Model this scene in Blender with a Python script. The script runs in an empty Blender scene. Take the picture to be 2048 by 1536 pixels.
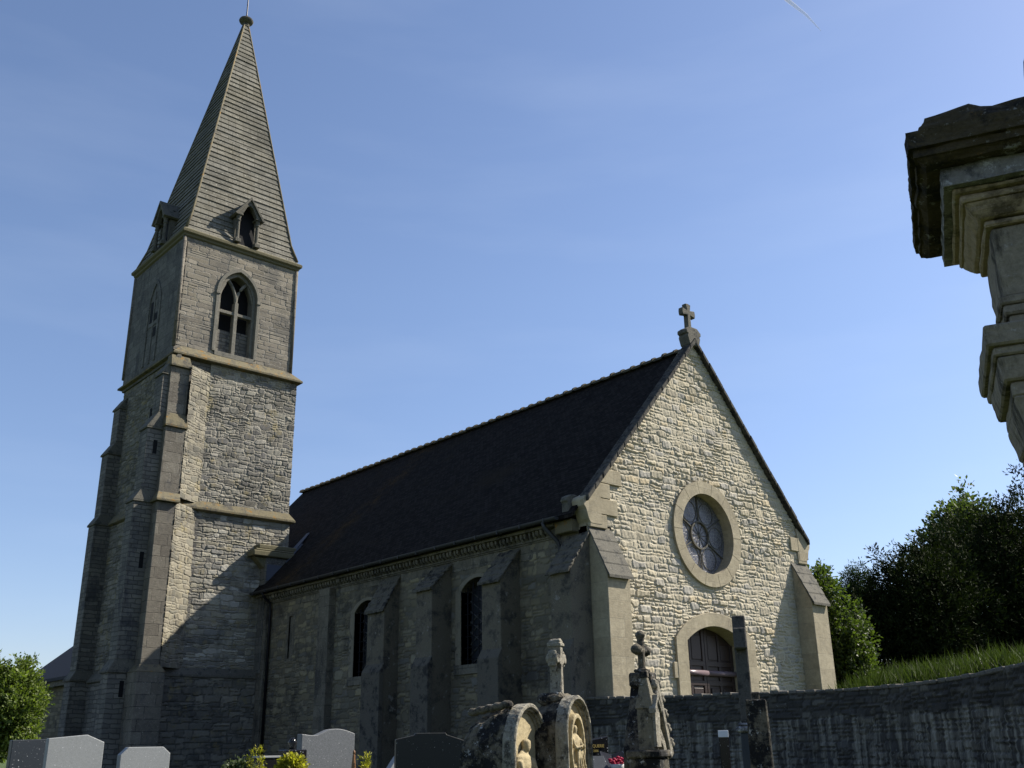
import bpy, bmesh, math, random
import numpy as np
from mathutils import Vector, Matrix
R = math.radians
random.seed(7)
S = bpy.context.scene
COL = S.collection

# ------------------------------------------------------------------ camera
cam_d = bpy.data.cameras.new('camera')
cam = bpy.data.objects.new('camera', cam_d); COL.objects.link(cam)
yaw, pitch, roll = 0.72856, 0.34947, -0.01824          # heading from +y towards +x
fw = Vector((math.sin(yaw)*math.cos(pitch), math.cos(yaw)*math.cos(pitch), math.sin(pitch)))
rt = Vector((math.cos(yaw), -math.sin(yaw), 0)); up = rt.cross(fw)
r2 = math.cos(roll)*rt + math.sin(roll)*up; u2 = -math.sin(roll)*rt + math.cos(roll)*up
cam.matrix_world = Matrix(((r2.x, u2.x, -fw.x, -17.4886), (r2.y, u2.y, -fw.y, -16.8606),
                           (r2.z, u2.z, -fw.z, -0.6273), (0, 0, 0, 1)))
cam_d.sensor_width = 36; cam_d.lens = 36*1984.42/2048
cam_d.clip_start = .1; cam_d.clip_end = 20000
S.camera = cam

# ------------------------------------------------------------------ sun, sky, exposure
to_sun = Vector((.93, -.36, .85)).normalized()
elev = math.asin(to_sun.z); azim = math.atan2(to_sun.x, to_sun.y)
sl = bpy.data.lights.new('sun', 'SUN'); sl.energy = 5.0; sl.angle = R(.53); sl.color = (1, .93, .82)
sun = bpy.data.objects.new('sun', sl); COL.objects.link(sun)
sun.rotation_euler = (-to_sun).to_track_quat('-Z', 'Y').to_euler()
W = bpy.data.worlds.new('World'); S.world = W; W.use_nodes = True
wn = W.node_tree.nodes; wl = W.node_tree.links
bg = wn['Background']; bg.inputs['Strength'].default_value = .09
sky = wn.new('ShaderNodeTexSky'); sky.sky_type = 'NISHITA'; sky.sun_disc = False
sky.sun_elevation = elev; sky.sun_rotation = azim; sky.altitude = 50
sky.air_density = 1.0; sky.dust_density = .5; sky.ozone_density = 4.2
hue = wn.new('ShaderNodeMix'); hue.data_type = 'RGBA'; hue.blend_type = 'MULTIPLY'; hue.inputs[0].default_value = 1
hue.inputs[7].default_value = (1.12, 1.0, .97, 1); wl.new(sky.outputs[0], hue.inputs[6]); tc = wn.new('ShaderNodeTexCoord'); sx = wn.new('ShaderNodeSeparateXYZ'); wl.new(tc.outputs['Generated'], sx.inputs[0])
rmp = wn.new('ShaderNodeValToRGB'); wl.new(sx.outputs[2], rmp.inputs[0]); rmp.color_ramp.elements[0].position = 0; rmp.color_ramp.elements[1].position = .42
rmp.color_ramp.elements[0].color = (.80, .80, .86, 1); rmp.color_ramp.elements[1].color = (1, 1, 1, 1)
lo = wn.new('ShaderNodeMix'); lo.data_type = 'RGBA'; lo.blend_type = 'MULTIPLY'; lo.inputs[0].default_value = 1
wl.new(hue.outputs[2], lo.inputs[6]); wl.new(rmp.outputs[0], lo.inputs[7])
# faint veils of high cloud
mp = wn.new('ShaderNodeMapping'); mp.inputs['Scale'].default_value = (2, 2, 11); wl.new(tc.outputs['Generated'], mp.inputs[0])
nz = wn.new('ShaderNodeTexNoise'); nz.inputs['Scale'].default_value = 1.6; nz.inputs['Detail'].default_value = 5; wl.new(mp.outputs[0], nz.inputs['Vector'])
cr_ = wn.new('ShaderNodeValToRGB'); wl.new(nz.outputs['Fac'], cr_.inputs[0]); cr_.color_ramp.elements[0].position = .48; cr_.color_ramp.elements[1].position = .8
cr_.color_ramp.elements[1].color = (.05, .05, .05, 1)
ci = wn.new('ShaderNodeMix'); ci.data_type = 'RGBA'; wl.new(cr_.outputs[0], ci.inputs[0]); wl.new(lo.outputs[2], ci.inputs[6]); ci.inputs[7].default_value = (6, 6.6, 7.4, 1)
wl.new(ci.outputs[2], bg.inputs[0])
S.view_settings.view_transform = 'Standard'; S.view_settings.look = 'None'
S.view_settings.exposure = 1.0; S.view_settings.gamma = 1; S.view_settings.use_curve_mapping = False
S.cycles.max_bounces = 6

# ------------------------------------------------------------------ materials
class NT:
    def __init__(s, name):
        s.m = bpy.data.materials.new(name); s.m.use_nodes = True
        s.t = s.m.node_tree; s.n = s.t.nodes; s.l = s.t.links
        s.p = s.n['Principled BSDF']
        s.p.inputs['Specular IOR Level'].default_value = .25
    def add(s, ty, **kw):
        n = s.n.new('ShaderNode'+ty)
        for k, v in kw.items(): setattr(n, k, v)
        return n
    def set(s, sock, v):
        if isinstance(v, bpy.types.NodeSocket): s.l.new(v, sock)
        elif isinstance(v, (tuple, list)): sock.default_value = tuple(v)+(1,)*(len(sock.default_value)-len(v))
        else: sock.default_value = v
    def uv(s):
        n = s.add('UVMap'); n.uv_map = 'UVMap'; return n.outputs[0]
    def obj(s): return s.add('TexCoord').outputs['Object']
    def mapping(s, v, scale=(1, 1, 1), loc=(0, 0, 0)):
        n = s.add('Mapping'); s.set(n.inputs[0], v); n.inputs['Scale'].default_value = scale; n.inputs['Location'].default_value = loc
        return n.outputs[0]
    def noise(s, v, sc, det=4, rough=.6, dist=0):
        n = s.add('TexNoise'); s.set(n.inputs['Vector'], v); n.inputs['Scale'].default_value = sc
        n.inputs['Detail'].default_value = det; n.inputs['Roughness'].default_value = rough; n.inputs['Distortion'].default_value = dist
        return n.outputs['Fac']
    def ramp(s, f, a, b, ca=(0, 0, 0), cb=(1, 1, 1)):
        n = s.add('ValToRGB'); s.set(n.inputs[0], f)
        e = n.color_ramp.elements; e[0].position = a; e[1].position = b
        e[0].color = tuple(ca)+(1,); e[1].color = tuple(cb)+(1,)
        return n.outputs[0]
    def mix(s, f, a, b, mode='MIX'):
        n = s.add('Mix', data_type='RGBA', blend_type=mode)
        s.set(n.inputs[0], f); s.set(n.inputs[6], a); s.set(n.inputs[7], b); return n.outputs[2]
    def math(s, op, a, b=0.):
        n = s.add('Math', operation=op); s.set(n.inputs[0], a); s.set(n.inputs[1], b); return n.outputs[0]
    def attr(s, name):
        n = s.add('Attribute'); n.attribute_name = name; return n.outputs['Color']
    def bump(s, h, strength=.5, dist=.02, prev=None):
        n = s.add('Bump'); s.set(n.inputs['Height'], h); n.inputs['Strength'].default_value = strength
        n.inputs['Distance'].default_value = dist
        if prev is not None: s.l.new(prev, n.inputs['Normal'])
        return n.outputs[0]
    def out(s, col, rough=.9, nrm=None, **kw):
        s.set(s.p.inputs['Base Color'], col); s.set(s.p.inputs['Roughness'], rough)
        if nrm is not None: s.l.new(nrm, s.p.inputs['Normal'])
        for k, v in kw.items(): s.set(s.p.inputs[k.replace('_', ' ')], v)
        return s.m
def g(v): return (v, v, v)

def m_relief(name, lich=(.30, .24, .09), lamt=.62, dark=(.10, .095, .085), damt=.62, dscale=1.2):
    t = NT(name); o = t.obj()
    c = t.attr('Col')
    c = t.mix(t.ramp(t.noise(o, 16, 5, .7), .3, .75), t.mix(.35, c, (.5, .5, .5), 'MULTIPLY'), c)
    c = t.mix(t.ramp(t.noise(o, dscale, 6, .7), damt, damt+.12), c, t.mix(.6, c, dark))
    c = t.mix(t.ramp(t.noise(t.mapping(o, loc=(7, 3, 1)), 2.2, 6, .75), lamt, lamt+.1), c, t.mix(.55, c, lich))
    b = t.bump(t.noise(o, 28, 5, .65), .5, .012)
    return t.out(c, .95, b)

def m_ashlar(name, c1, c2, mortar, bw=.55, bh=.3, dark=(.10, .10, .095), damt=.6, lich=(.32, .2, .05), lamt=.8,
             ms=.012, bump=.6, streak=0):
    t = NT(name); u = t.uv(); o = t.obj()
    wob = t.add('Mix', data_type='VECTOR'); wob.inputs[0].default_value = .035
    nn = t.add('TexNoise'); t.l.new(u, nn.inputs['Vector']); nn.inputs['Scale'].default_value = 3
    t.l.new(u, wob.inputs[4]); t.l.new(nn.outputs['Color'], wob.inputs[5])
    br = t.add('TexBrick'); t.l.new(wob.outputs[1], br.inputs['Vector'])
    br.offset = .43; br.squash = 1.35; br.squash_frequency = 3
    for k, v in (('Color1', c1), ('Color2', c2), ('Mortar', mortar)): t.set(br.inputs[k], v)
    br.inputs['Scale'].default_value = 1; br.inputs['Mortar Size'].default_value = ms; br.inputs['Mortar Smooth'].default_value = .3
    br.inputs['Bias'].default_value = -.1; br.inputs['Brick Width'].default_value = bw; br.inputs['Row Height'].default_value = bh
    c = br.outputs['Color']
    c = t.mix(t.math('MULTIPLY', br.outputs['Fac'], t.ramp(t.noise(t.mapping(o, loc=(2, 5, 7)), 3.5, 5, .7), .42, .62)), c, t.mix(.5, c1, c2))
    c = t.mix(t.ramp(t.noise(o, 7, 7, .75), .4, .62), t.mix(.45, c, (.5, .5, .5), 'MULTIPLY'), c)
    c = t.mix(t.ramp(t.noise(o, 1.1, 6, .72), .35, .7), t.mix(.5, c, (.55, .55, .56), 'MULTIPLY'), c)
    c = t.mix(t.ramp(t.noise(t.mapping(o, (1, 1, .45)), 1.6, 7, .75), damt, damt+.1), c, t.mix(.7, c, dark))
    c = t.mix(t.ramp(t.noise(t.mapping(o, loc=(4, 9, 2)), 2.6, 6, .75), lamt, lamt+.08), c, t.mix(.7, c, lich))
    c = t.mix(t.ramp(t.noise(o, 30, 3, .6), .62, .72), c, t.mix(.4, c, (.55, .54, .5)))
    h = t.math('ADD', t.math('MULTIPLY', br.outputs['Fac'], -1.2), t.math('MULTIPLY', t.noise(t.mapping(u, (1, 3, 1)), 9, 6, .7), 1.1))
    b = t.bump(h, bump, .03)
    return t.out(c, .95, b)

def m_rubble(name, ca, cb, mortar, sx=2.6, sy=4.6, dark=(.03, .03, .03), damt=.6, bump=.8):
    t = NT(name); u = t.uv(); o = t.obj()
    wob = t.add('Mix', data_type='VECTOR'); wob.inputs[0].default_value = .11
    nn = t.add('TexNoise'); t.l.new(u, nn.inputs['Vector']); nn.inputs['Scale'].default_value = 4
    t.l.new(u, wob.inputs[4]); t.l.new(nn.outputs['Color'], wob.inputs[5])
    br = t.add('TexBrick'); t.l.new(wob.outputs[1], br.inputs['Vector']); br.offset = .37; br.squash = 1.6; br.squash_frequency = 2
    for k, v in (('Color1', ca), ('Color2', cb), ('Mortar', mortar)): t.set(br.inputs[k], v)
    br.inputs['Scale'].default_value = 1; br.inputs['Mortar Size'].default_value = .016; br.inputs['Mortar Smooth'].default_value = .6
    br.inputs['Brick Width'].default_value = .7/sx; br.inputs['Row Height'].default_value = .7/sy
    c = br.outputs['Color']; edge = t.math('SUBTRACT', 1., br.outputs['Fac'])
    c = t.mix(t.ramp(t.noise(o, 1.0, 6, .7), .3, .7), t.mix(.55, c, (.5, .5, .52), 'MULTIPLY'), c)
    c = t.mix(t.ramp(t.noise(t.mapping(o, (1, 1, .5)), 1.3, 7, .75), damt, damt+.12), c, t.mix(.75, c, dark))
    h = t.math('ADD', t.math('MULTIPLY', edge, 1.), t.math('MULTIPLY', t.noise(o, 14, 6, .7), .7))
    return t.out(c, .95, t.bump(h, bump, .035))

def m_stone(name, col, black=(.02, .02, .02), bamt=.5, bs=3.5, pale=(.45, .44, .40), pamt=.6, orange=.85, bump=.6, streak=False):
    # weathered carved limestone: crusts of black and pale lichen
    t = NT(name); o = t.obj()
    v = t.mapping(o, (1, 1, .3)) if streak else o
    c = t.mix(t.noise(o, 6, 5, .7), t.mix(.4, col, (.5, .46, .4), 'MULTIPLY'), col)
    c = t.mix(t.ramp(t.noise(v, bs, 8, .75), bamt, bamt+.1), c, black)
    c = t.mix(t.ramp(t.noise(t.mapping(o, loc=(5, 1, 8)), bs*3, 6, .75), pamt, pamt+.06), c, pale)
    c = t.mix(t.ramp(t.noise(t.mapping(o, loc=(1, 6, 3)), bs*1.5, 6, .7), orange, orange+.07), c, (.24, .13, .028))
    c = t.mix(t.ramp(t.noise(o, 38, 7, .8), .38, .62), t.mix(.55, c, (.42, .41, .4), 'MULTIPLY'), c)
    c = t.mix(t.ramp(t.noise(t.mapping(o, loc=(2, 4, 6)), 26, 4, .7), .64, .68), c, t.mix(.6, c, pale))
    b = t.bump(t.noise(o, 22, 7, .7), bump, .02)
    b = t.bump(t.noise(o, 75, 5, .75), bump*.7, .006, b)
    return t.out(c, .95, b)

def m_granite(name, col, rough=.5, speck=.5, sc=90):
    t = NT(name); o = t.obj()
    c = t.mix(t.ramp(t.noise(o, sc, 3, .8), .35, .65), t.mix(speck, col, (.25, .25, .26), 'MULTIPLY'), col)
    c = t.mix(t.ramp(t.noise(o, 2, 4, .6), .4, .75), c, t.mix(.15, c, (.6, .6, .55), 'MULTIPLY'))
    c = t.mix(t.ramp(t.noise(t.mapping(o, loc=(3, 3, 3)), sc*.6, 2, .5), .7, .76), c, (.6, .6, .6))
    return t.out(c, rough, None, Specular_IOR_Level=.25)

def m_plain(name, col, rough=.6, metal=0., nscale=8, namt=.3, bump=.15):
    t = NT(name); o = t.obj()
    n = t.noise(o, nscale, 6, .7)
    c = t.mix(n, t.mix(namt, col, (.3, .3, .3), 'MULTIPLY'), col)
    return t.out(c, rough, t.bump(n, bump, .01), Metallic=metal)

def m_leaf(name, ca, cb, trans=.35, rough=.55, spec=.35):
    t = NT(name)
    c = t.mix(t.attr('Col'), ca, cb)
    t.out(c, rough); t.p.inputs['Specular IOR Level'].default_value = spec
    tr = t.add('BsdfTranslucent'); t.l.new(t.mix(1., c, (1.2, 1.35, .6), 'MULTIPLY'), tr.inputs[0])
    mx = t.add('MixShader'); mx.inputs[0].default_value = trans
    t.l.new(t.p.outputs[0], mx.inputs[1]); t.l.new(tr.outputs[0], mx.inputs[2])
    t.l.new(mx.outputs[0], t.n['Material Output'].inputs[0])
    return t.m

M = {}
M['gable'] = m_relief('cream_rubble', damt=.6, lamt=.7)
M['towerrel'] = m_relief('grey_rubble', lich=(.22, .18, .08), lamt=.55, dark=(.05, .05, .047), damt=.5, dscale=.9)
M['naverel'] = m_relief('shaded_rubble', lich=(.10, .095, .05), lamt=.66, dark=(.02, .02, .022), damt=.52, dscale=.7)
M['belfrel'] = m_relief('belfry_ashlar', lich=(.20, .19, .14), lamt=.58, dark=(.07, .07, .068), damt=.52, dscale=.8)
M['quoin'] = m_ashlar('cream_ashlar', (.365, .315, .215), (.435, .38, .265), (.29, .26, .19), .9, .42, dark=(.15, .13, .095), damt=.58, bump=.25, ms=.008, lamt=.9)
M['ashlar'] = m_ashlar('grey_ashlar', (.12, .116, .104), (.185, .178, .155), (.07, .066, .058), .52, .28, dark=(.045, .045, .045), damt=.52)
M['butt'] = m_ashlar('buttress_ashlar', (.145, .130, .106), (.225, .205, .165), (.06, .056, .05), .6, .36, dark=(.07, .07, .075), damt=.56, lamt=.78)
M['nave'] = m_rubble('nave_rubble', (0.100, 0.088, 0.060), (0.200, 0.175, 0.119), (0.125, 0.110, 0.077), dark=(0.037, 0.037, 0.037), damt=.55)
M['render'] = m_ashlar('nave_ashlar', (0.150, 0.135, 0.104), (0.215, 0.195, 0.150), (0.104, 0.095, 0.073), .6, .33, dark=(0.033, 0.033, 0.033), damt=.5, bump=.5)
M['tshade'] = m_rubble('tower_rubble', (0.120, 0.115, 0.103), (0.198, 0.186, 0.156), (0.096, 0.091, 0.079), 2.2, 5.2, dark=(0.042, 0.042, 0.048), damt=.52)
M['string'] = m_stone('lichened_moulding', (.17, .15, .095), (.08, .075, .06), .5, 2.4, (.24, .22, .15), .6, orange=.58, bump=.6)
M['cornice'] = m_stone('mossy_cornice', (.16, .145, .09), (.13, .12, .07), .5, 3, (.2, .185, .11), .6, orange=.75)
M['cap'] = m_stone('weathering_slabs', (.14, .133, .11), (.055, .055, .05), .52, 4, (.22, .21, .18), .6, orange=.9)
M['coping'] = m_stone('blackened_coping', (.085, .08, .068), (.02, .02, .02), .48, 5, (.24, .23, .20), .66, orange=.9)
M['dress'] = m_stone('grey_dressed_stone', (.205, .195, .165), (.09, .09, .08), .54, 2.5, (.27, .26, .22), .58, orange=.85, bump=.4)
M['lowbutt'] = m_stone('damp_blackened_stone', (.13, .12, .098), (.04, .039, .037), .5, 3, (.17, .17, .17), .68, orange=.98, bump=.8)
M['mottled'] = m_stone('mottled_render', (.165, .148, .112), (.06, .056, .05), .5, 1.5, (.26, .25, .225), .6, orange=.97, bump=.8)
M['jamb'] = m_stone('window_dressing', (.25, .225, .17), (.09, .085, .07), .56, 2, (.30, .28, .23), .64, orange=.97, bump=.4)
M['darkcap'] = m_stone('black_weathering', (.135, .125, .10), (.03, .03, .03), .50, 4, (.18, .18, .19), .64, orange=.95, bump=1.)
M['lead'] = m_plain('lead_sheet', (.075, .085, .11), .6, .1, 6, .4)
M['iron'] = m_plain('dark_iron', (.02, .02, .024), .5, .6)
M['lattice'] = m_plain('grey_lead_cames', (.13, .13, .13), .6)
M['zinc'] = m_plain('aged_zinc', (.06, .06, .062), .55, .4)
M['leaded'] = m_plain('dark_leaded_pane', (.035, .04, .05), .3, 0, 12, .6, .5)
M['black'] = m_plain('dark_opening', (.008, .008, .009), .9)
M['door'] = m_plain('dark_wood', (.042, .027, .022), .42, 0, 14, .5, .3)
M['doorlit'] = m_plain('sunlit_wood_tone', (.16, .12, .13), .3, 0, 14, .3, .2)  # door wood in a lighter tone, painting the lit edge of the bar
M['bark'] = m_plain('bark', (.06, .05, .04), .95, 0, 9, .6, .8)
M['spire'] = None

def m_roof():
    t = NT('dark_tiles'); u = t.uv(); o = t.obj()
    br = t.add('TexBrick'); t.l.new(u, br.inputs['Vector']); br.offset = .5
    for k, v in (('Color1', (.0105, .009, .0078)), ('Color2', (.026, .022, .019)), ('Mortar', (.004, .004, .004))): t.set(br.inputs[k], v)
    br.inputs['Scale'].default_value = 1; br.inputs['Brick Width'].default_value = .17; br.inputs['Row Height'].default_value = .11; br.inputs['Mortar Size'].default_value = .008
    c = br.outputs['Color']
    c = t.mix(t.ramp(t.noise(t.mapping(o, (1, .35, 1)), .9, 6, .7), .55, .8), c, (.024, .019, .012))
    # a lichen band that climbs the slope near the tower
    n = t.noise(t.mapping(o, (1, .8, 1)), 1.4, 5, .7)
    sx = t.add('SeparateXYZ'); t.l.new(o, sx.inputs[0])
    d = t.math('ABSOLUTE', t.math('SUBTRACT', t.math('ADD', sx.outputs[1], t.math('MULTIPLY', sx.outputs[0], .35)), 14.4))
    band = t.math('MULTIPLY', t.math('MULTIPLY', t.ramp(d, .25, 1.3, (1, 1, 1), (0, 0, 0)), t.ramp(n, .42, .62)), t.ramp(t.noise(o, 14, 4, .8), .42, .6))
    c = t.mix(band, c, (.06, .036, .012))
    h = t.math('ADD', t.math('MULTIPLY', br.outputs['Fac'], -1.), t.math('MULTIPLY', t.noise(o, 12, 4, .6), .8))
    return t.out(c, .9, t.bump(h, .8, .02), Specular_IOR_Level=.06)
M['roof'] = m_roof()
M['slate'] = m_plain('blue_slate', (.022, .024, .03), .8, 0, 5, .5, .3)
M['ridge'] = m_stone('lichened_ridge', (.10, .09, .06), (.05, .045, .035), .5, 4, (.2, .17, .08), .6, orange=.6)

def m_spire():
    t = NT('spire_stone'); u = t.uv(); o = t.obj()
    br = t.add('TexBrick'); t.l.new(t.mapping(u, (1, 1, 1)), br.inputs['Vector']); br.offset = .5
    for k, v in (('Color1', (.108, .104, .088)), ('Color2', (.172, .165, .140)), ('Mortar', (.05, .046, .036))): t.set(br.inputs[k], v)
    br.inputs['Scale'].default_value = 1; br.inputs['Brick Width'].default_value = .34; br.inputs['Row Height'].default_value = .29; br.inputs['Mortar Size'].default_value = .008
    c = br.outputs['Color']
    c = t.mix(t.ramp(t.noise(o, .8, 6, .7), .4, .65), c, t.mix(.22, c, (.13, .105, .05)))
    c = t.mix(t.ramp(t.noise(t.mapping(o, loc=(3, 1, 5)), .7, 6, .75), .5, .68), c, t.mix(.7, c, (.055, .054, .045)))
    c = t.mix(t.ramp(t.noise(o, 16, 3, .6), .62, .7), c, (.34, .33, .27))
    c = t.mix(t.ramp(t.noise(t.mapping(o, loc=(8, 2, 6)), 2, 5, .7), .7, .78), c, (.25, .14, .03))
    h = t.math('ADD', t.math('MULTIPLY', br.outputs['Fac'], -.6), t.noise(o, 12, 5, .7))
    return t.out(c, .95, t.bump(h, .5, .02))
M['spire'] = m_spire()

def m_wall():
    t = NT('dark_wall_stone'); u = t.uv(); o = t.obj()
    wob = t.add('Mix', data_type='VECTOR'); wob.inputs[0].default_value = .05
    nn = t.add('TexNoise'); t.l.new(u, nn.inputs['Vector']); nn.inputs['Scale'].default_value = 4
    t.l.new(u, wob.inputs[4]); t.l.new(nn.outputs['Color'], wob.inputs[5])
    br = t.add('TexBrick'); t.l.new(wob.outputs[1], br.inputs['Vector']); br.offset = .4; br.squash = 1.5; br.squash_frequency = 2
    for k, v in (('Color1', (.045, .043, .038)), ('Color2', (.12, .112, .095)), ('Mortar', (.022, .021, .02))): t.set(br.inputs[k], v)
    br.inputs['Scale'].default_value = 1; br.inputs['Brick Width'].default_value = .3; br.inputs['Row Height'].default_value = .13; br.inputs['Mortar Size'].default_value = .014
    c = br.outputs['Color']
    c = t.mix(t.ramp(t.noise(o, 1.6, 7, .75), .45, .6), c, (.028, .027, .025))
    # pale lime runs on the lower wall
    sx = t.add('SeparateXYZ'); t.l.new(o, sx.inputs[0])
    low = t.ramp(t.math('ADD', sx.outputs[2], .55), -.12, .28, (1, 1, 1), (0, 0, 0))
    run = t.ramp(t.noise(t.mapping(u, (5, .5, 1)), 1.7, 5, .6), .5, .72)
    c = t.mix(t.math('MULTIPLY', low, run), c, (.22, .20, .16))
    h = t.math('ADD', t.math('MULTIPLY', br.outputs['Fac'], -1.), t.math('MULTIPLY', t.noise(o, 12, 6, .7), 1.2))
    return t.out(c, .95, t.bump(h, .9, .03))
M['wall'] = m_wall()
def m_wallrel():
    t = NT('dark_wall_rubble'); o = t.obj(); c = t.attr('Col')
    c = t.mix(t.ramp(t.noise(o, 1.6, 7, .75), .45, .6), c, t.mix(.6, c, (.022, .022, .021)))
    sx = t.add('SeparateXYZ'); t.l.new(o, sx.inputs[0])
    low = t.ramp(t.math('ADD', sx.outputs[2], t.math('MULTIPLY', t.noise(o, 1.2, 3, .5), .5)), -.25, .05, (1, 1, 1), (0, 0, 0))
    run = t.ramp(t.noise(t.mapping(o, (4, 4, .3)), 2.0, 6, .65), .46, .64)
    c = t.mix(t.math('MULTIPLY', low, run), c, (.21, .20, .165))
    c = t.mix(t.ramp(t.noise(o, 9, 5, .7), .64, .70), c, (.16, .16, .14))
    return t.out(c, .95, t.bump(t.noise(o, 24, 6, .7), .6, .015))
M['wallrel'] = m_wallrel()
M['walltop'] = m_stone('wall_coping', (.16, .15, .13), (.05, .05, .045), .52, 4, (.28, .27, .24), .62, orange=.9)
M['tomb'] = m_stone('carved_limestone', (.31, .29, .23), (.07, .065, .055), .50, 11, (.38, .37, .33), .58, orange=.85, bump=1.)
M['tombin'] = m_stone('carved_limestone_field', (.44, .37, .225), (.12, .10, .06), .62, 6, (.48, .45, .36), .66, orange=.85)
M['tombmid'] = m_stone('grey_limestone', (.22, .20, .145), (.05, .047, .04), .52, 8, (.36, .35, .31), .62, orange=.84, bump=.9)
M['tombdark'] = m_stone('crusted_limestone', (.17, .15, .11), (.014, .014, .014), .44, 4.5, (.42, .42, .40), .60, orange=.85, bump=1.)
M['mon'] = m_stone('monument_limestone', (0.294, 0.256, 0.194), (0.069, 0.060, 0.045), .5, 4.5, (0.338, 0.319, 0.281), .62, orange=.8, streak=True)
M['monwarm'] = m_stone('sheltered_limestone', (0.390, 0.312, 0.208), (0.117, 0.091, 0.058), .52, 3, (0.416, 0.377, 0.299), .6, orange=.8, bump=.5)
M['montop'] = m_stone('blackened_cornice', (.085, .066, .036), (.02, .018, .014), .48, 3.5, (.24, .23, .2), .60, orange=.63, bump=1.)
M['moncrust'] = m_stone('pale_lichen_lit_ledge', (.26, .25, .24), (.08, .08, .085), .5, 5, (.42, .42, .42), .55, orange=.95, bump=.8)
M['gr_light'] = m_granite('light_granite', (.26, .27, .27), .55, .35)
M['gr_mid'] = m_granite('grey_granite', (.16, .168, .175), .5, .6)
M['gr_blue'] = m_granite('blue_granite', (.035, .042, .05), .45, .5)
M['gr_dark'] = m_granite('brown_granite', (.030, .030, .025), .45, .5)
M['gr_black'] = m_granite('black_granite', (.012, .012, .013), .18, .2)
M['gold'] = m_plain('gold_leaf', (.75, .55, .18), .35, .6)
M['paper'] = m_plain('white_plate', (.75, .77, .8), .5)
M['pot'] = m_plain('pale_pot', (.5, .5, .48), .6)
M['petal'] = m_plain('red_petals', (.38, .01, .05), .6, 0, 30, .5)
M['brownwood'] = m_plain('varnished_wood', (.22, .11, .05), .5, 0, 12, .5)
M['shaft'] = m_stone('dark_shaft_stone', (.10, .095, .085), (.03, .03, .03), .5, 5, (.25, .25, .24), .72, orange=.95, bump=.4)

def m_glass():
    t = NT('leaded_glass'); u = t.uv(); o = t.obj()
    v = t.add('TexVoronoi', voronoi_dimensions='2D', feature='DISTANCE_TO_EDGE'); t.l.new(t.mapping(u, (11, 11, 1)), v.inputs['Vector']); v.inputs['Scale'].default_value = 1
    e = t.ramp(v.outputs['Distance'], .04, .12)
    c = t.mix(t.ramp(t.noise(u, 5, 5, .7), .35, .65), (.025, .027, .04), (.13, .13, .16))
    c = t.mix(e, (.20, .19, .175), c)
    return t.out(c, .35, t.bump(e, .4, .01), Specular_IOR_Level=.5)
M['glass'] = m_glass()
M['grass'] = (lambda t: t.out(t.mix(t.noise(t.obj(), 3, 6, .7), (.03, .05, .012), (.075, .105, .03)), .95, t.bump(t.noise(t.obj(), 20, 6, .8), 1., .05)))(NT('turf'))
M['blade'] = m_leaf('grass_blades', (0.010, 0.020, 0.004), (0.064, 0.089, 0.017), .25, .6, .12)
M['yew'] = m_leaf('yew_needles', (0.004, 0.007, 0.003), (0.022, 0.032, 0.008), .12, .8, .08)
M['conifer'] = m_leaf('conifer_needles', (.010, .022, .012), (.04, .065, .025), .2, .8, .1)
M['broad'] = m_leaf('broad_leaves', (0.019, 0.034, 0.007), (0.075, 0.105, 0.021), .4)
M['oak'] = m_leaf('oak_leaves', (.02, .035, .010), (.09, .12, .03), .35)
M['bush'] = m_leaf('shrub_leaves', (.025, .045, .008), (.14, .185, .035), .4)
M['golden'] = m_leaf('golden_foliage', (.11, .115, .012), (.36, .33, .04), .4)
M['sage'] = m_leaf('dull_foliage', (.03, .045, .02), (.09, .11, .05), .3)

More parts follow.
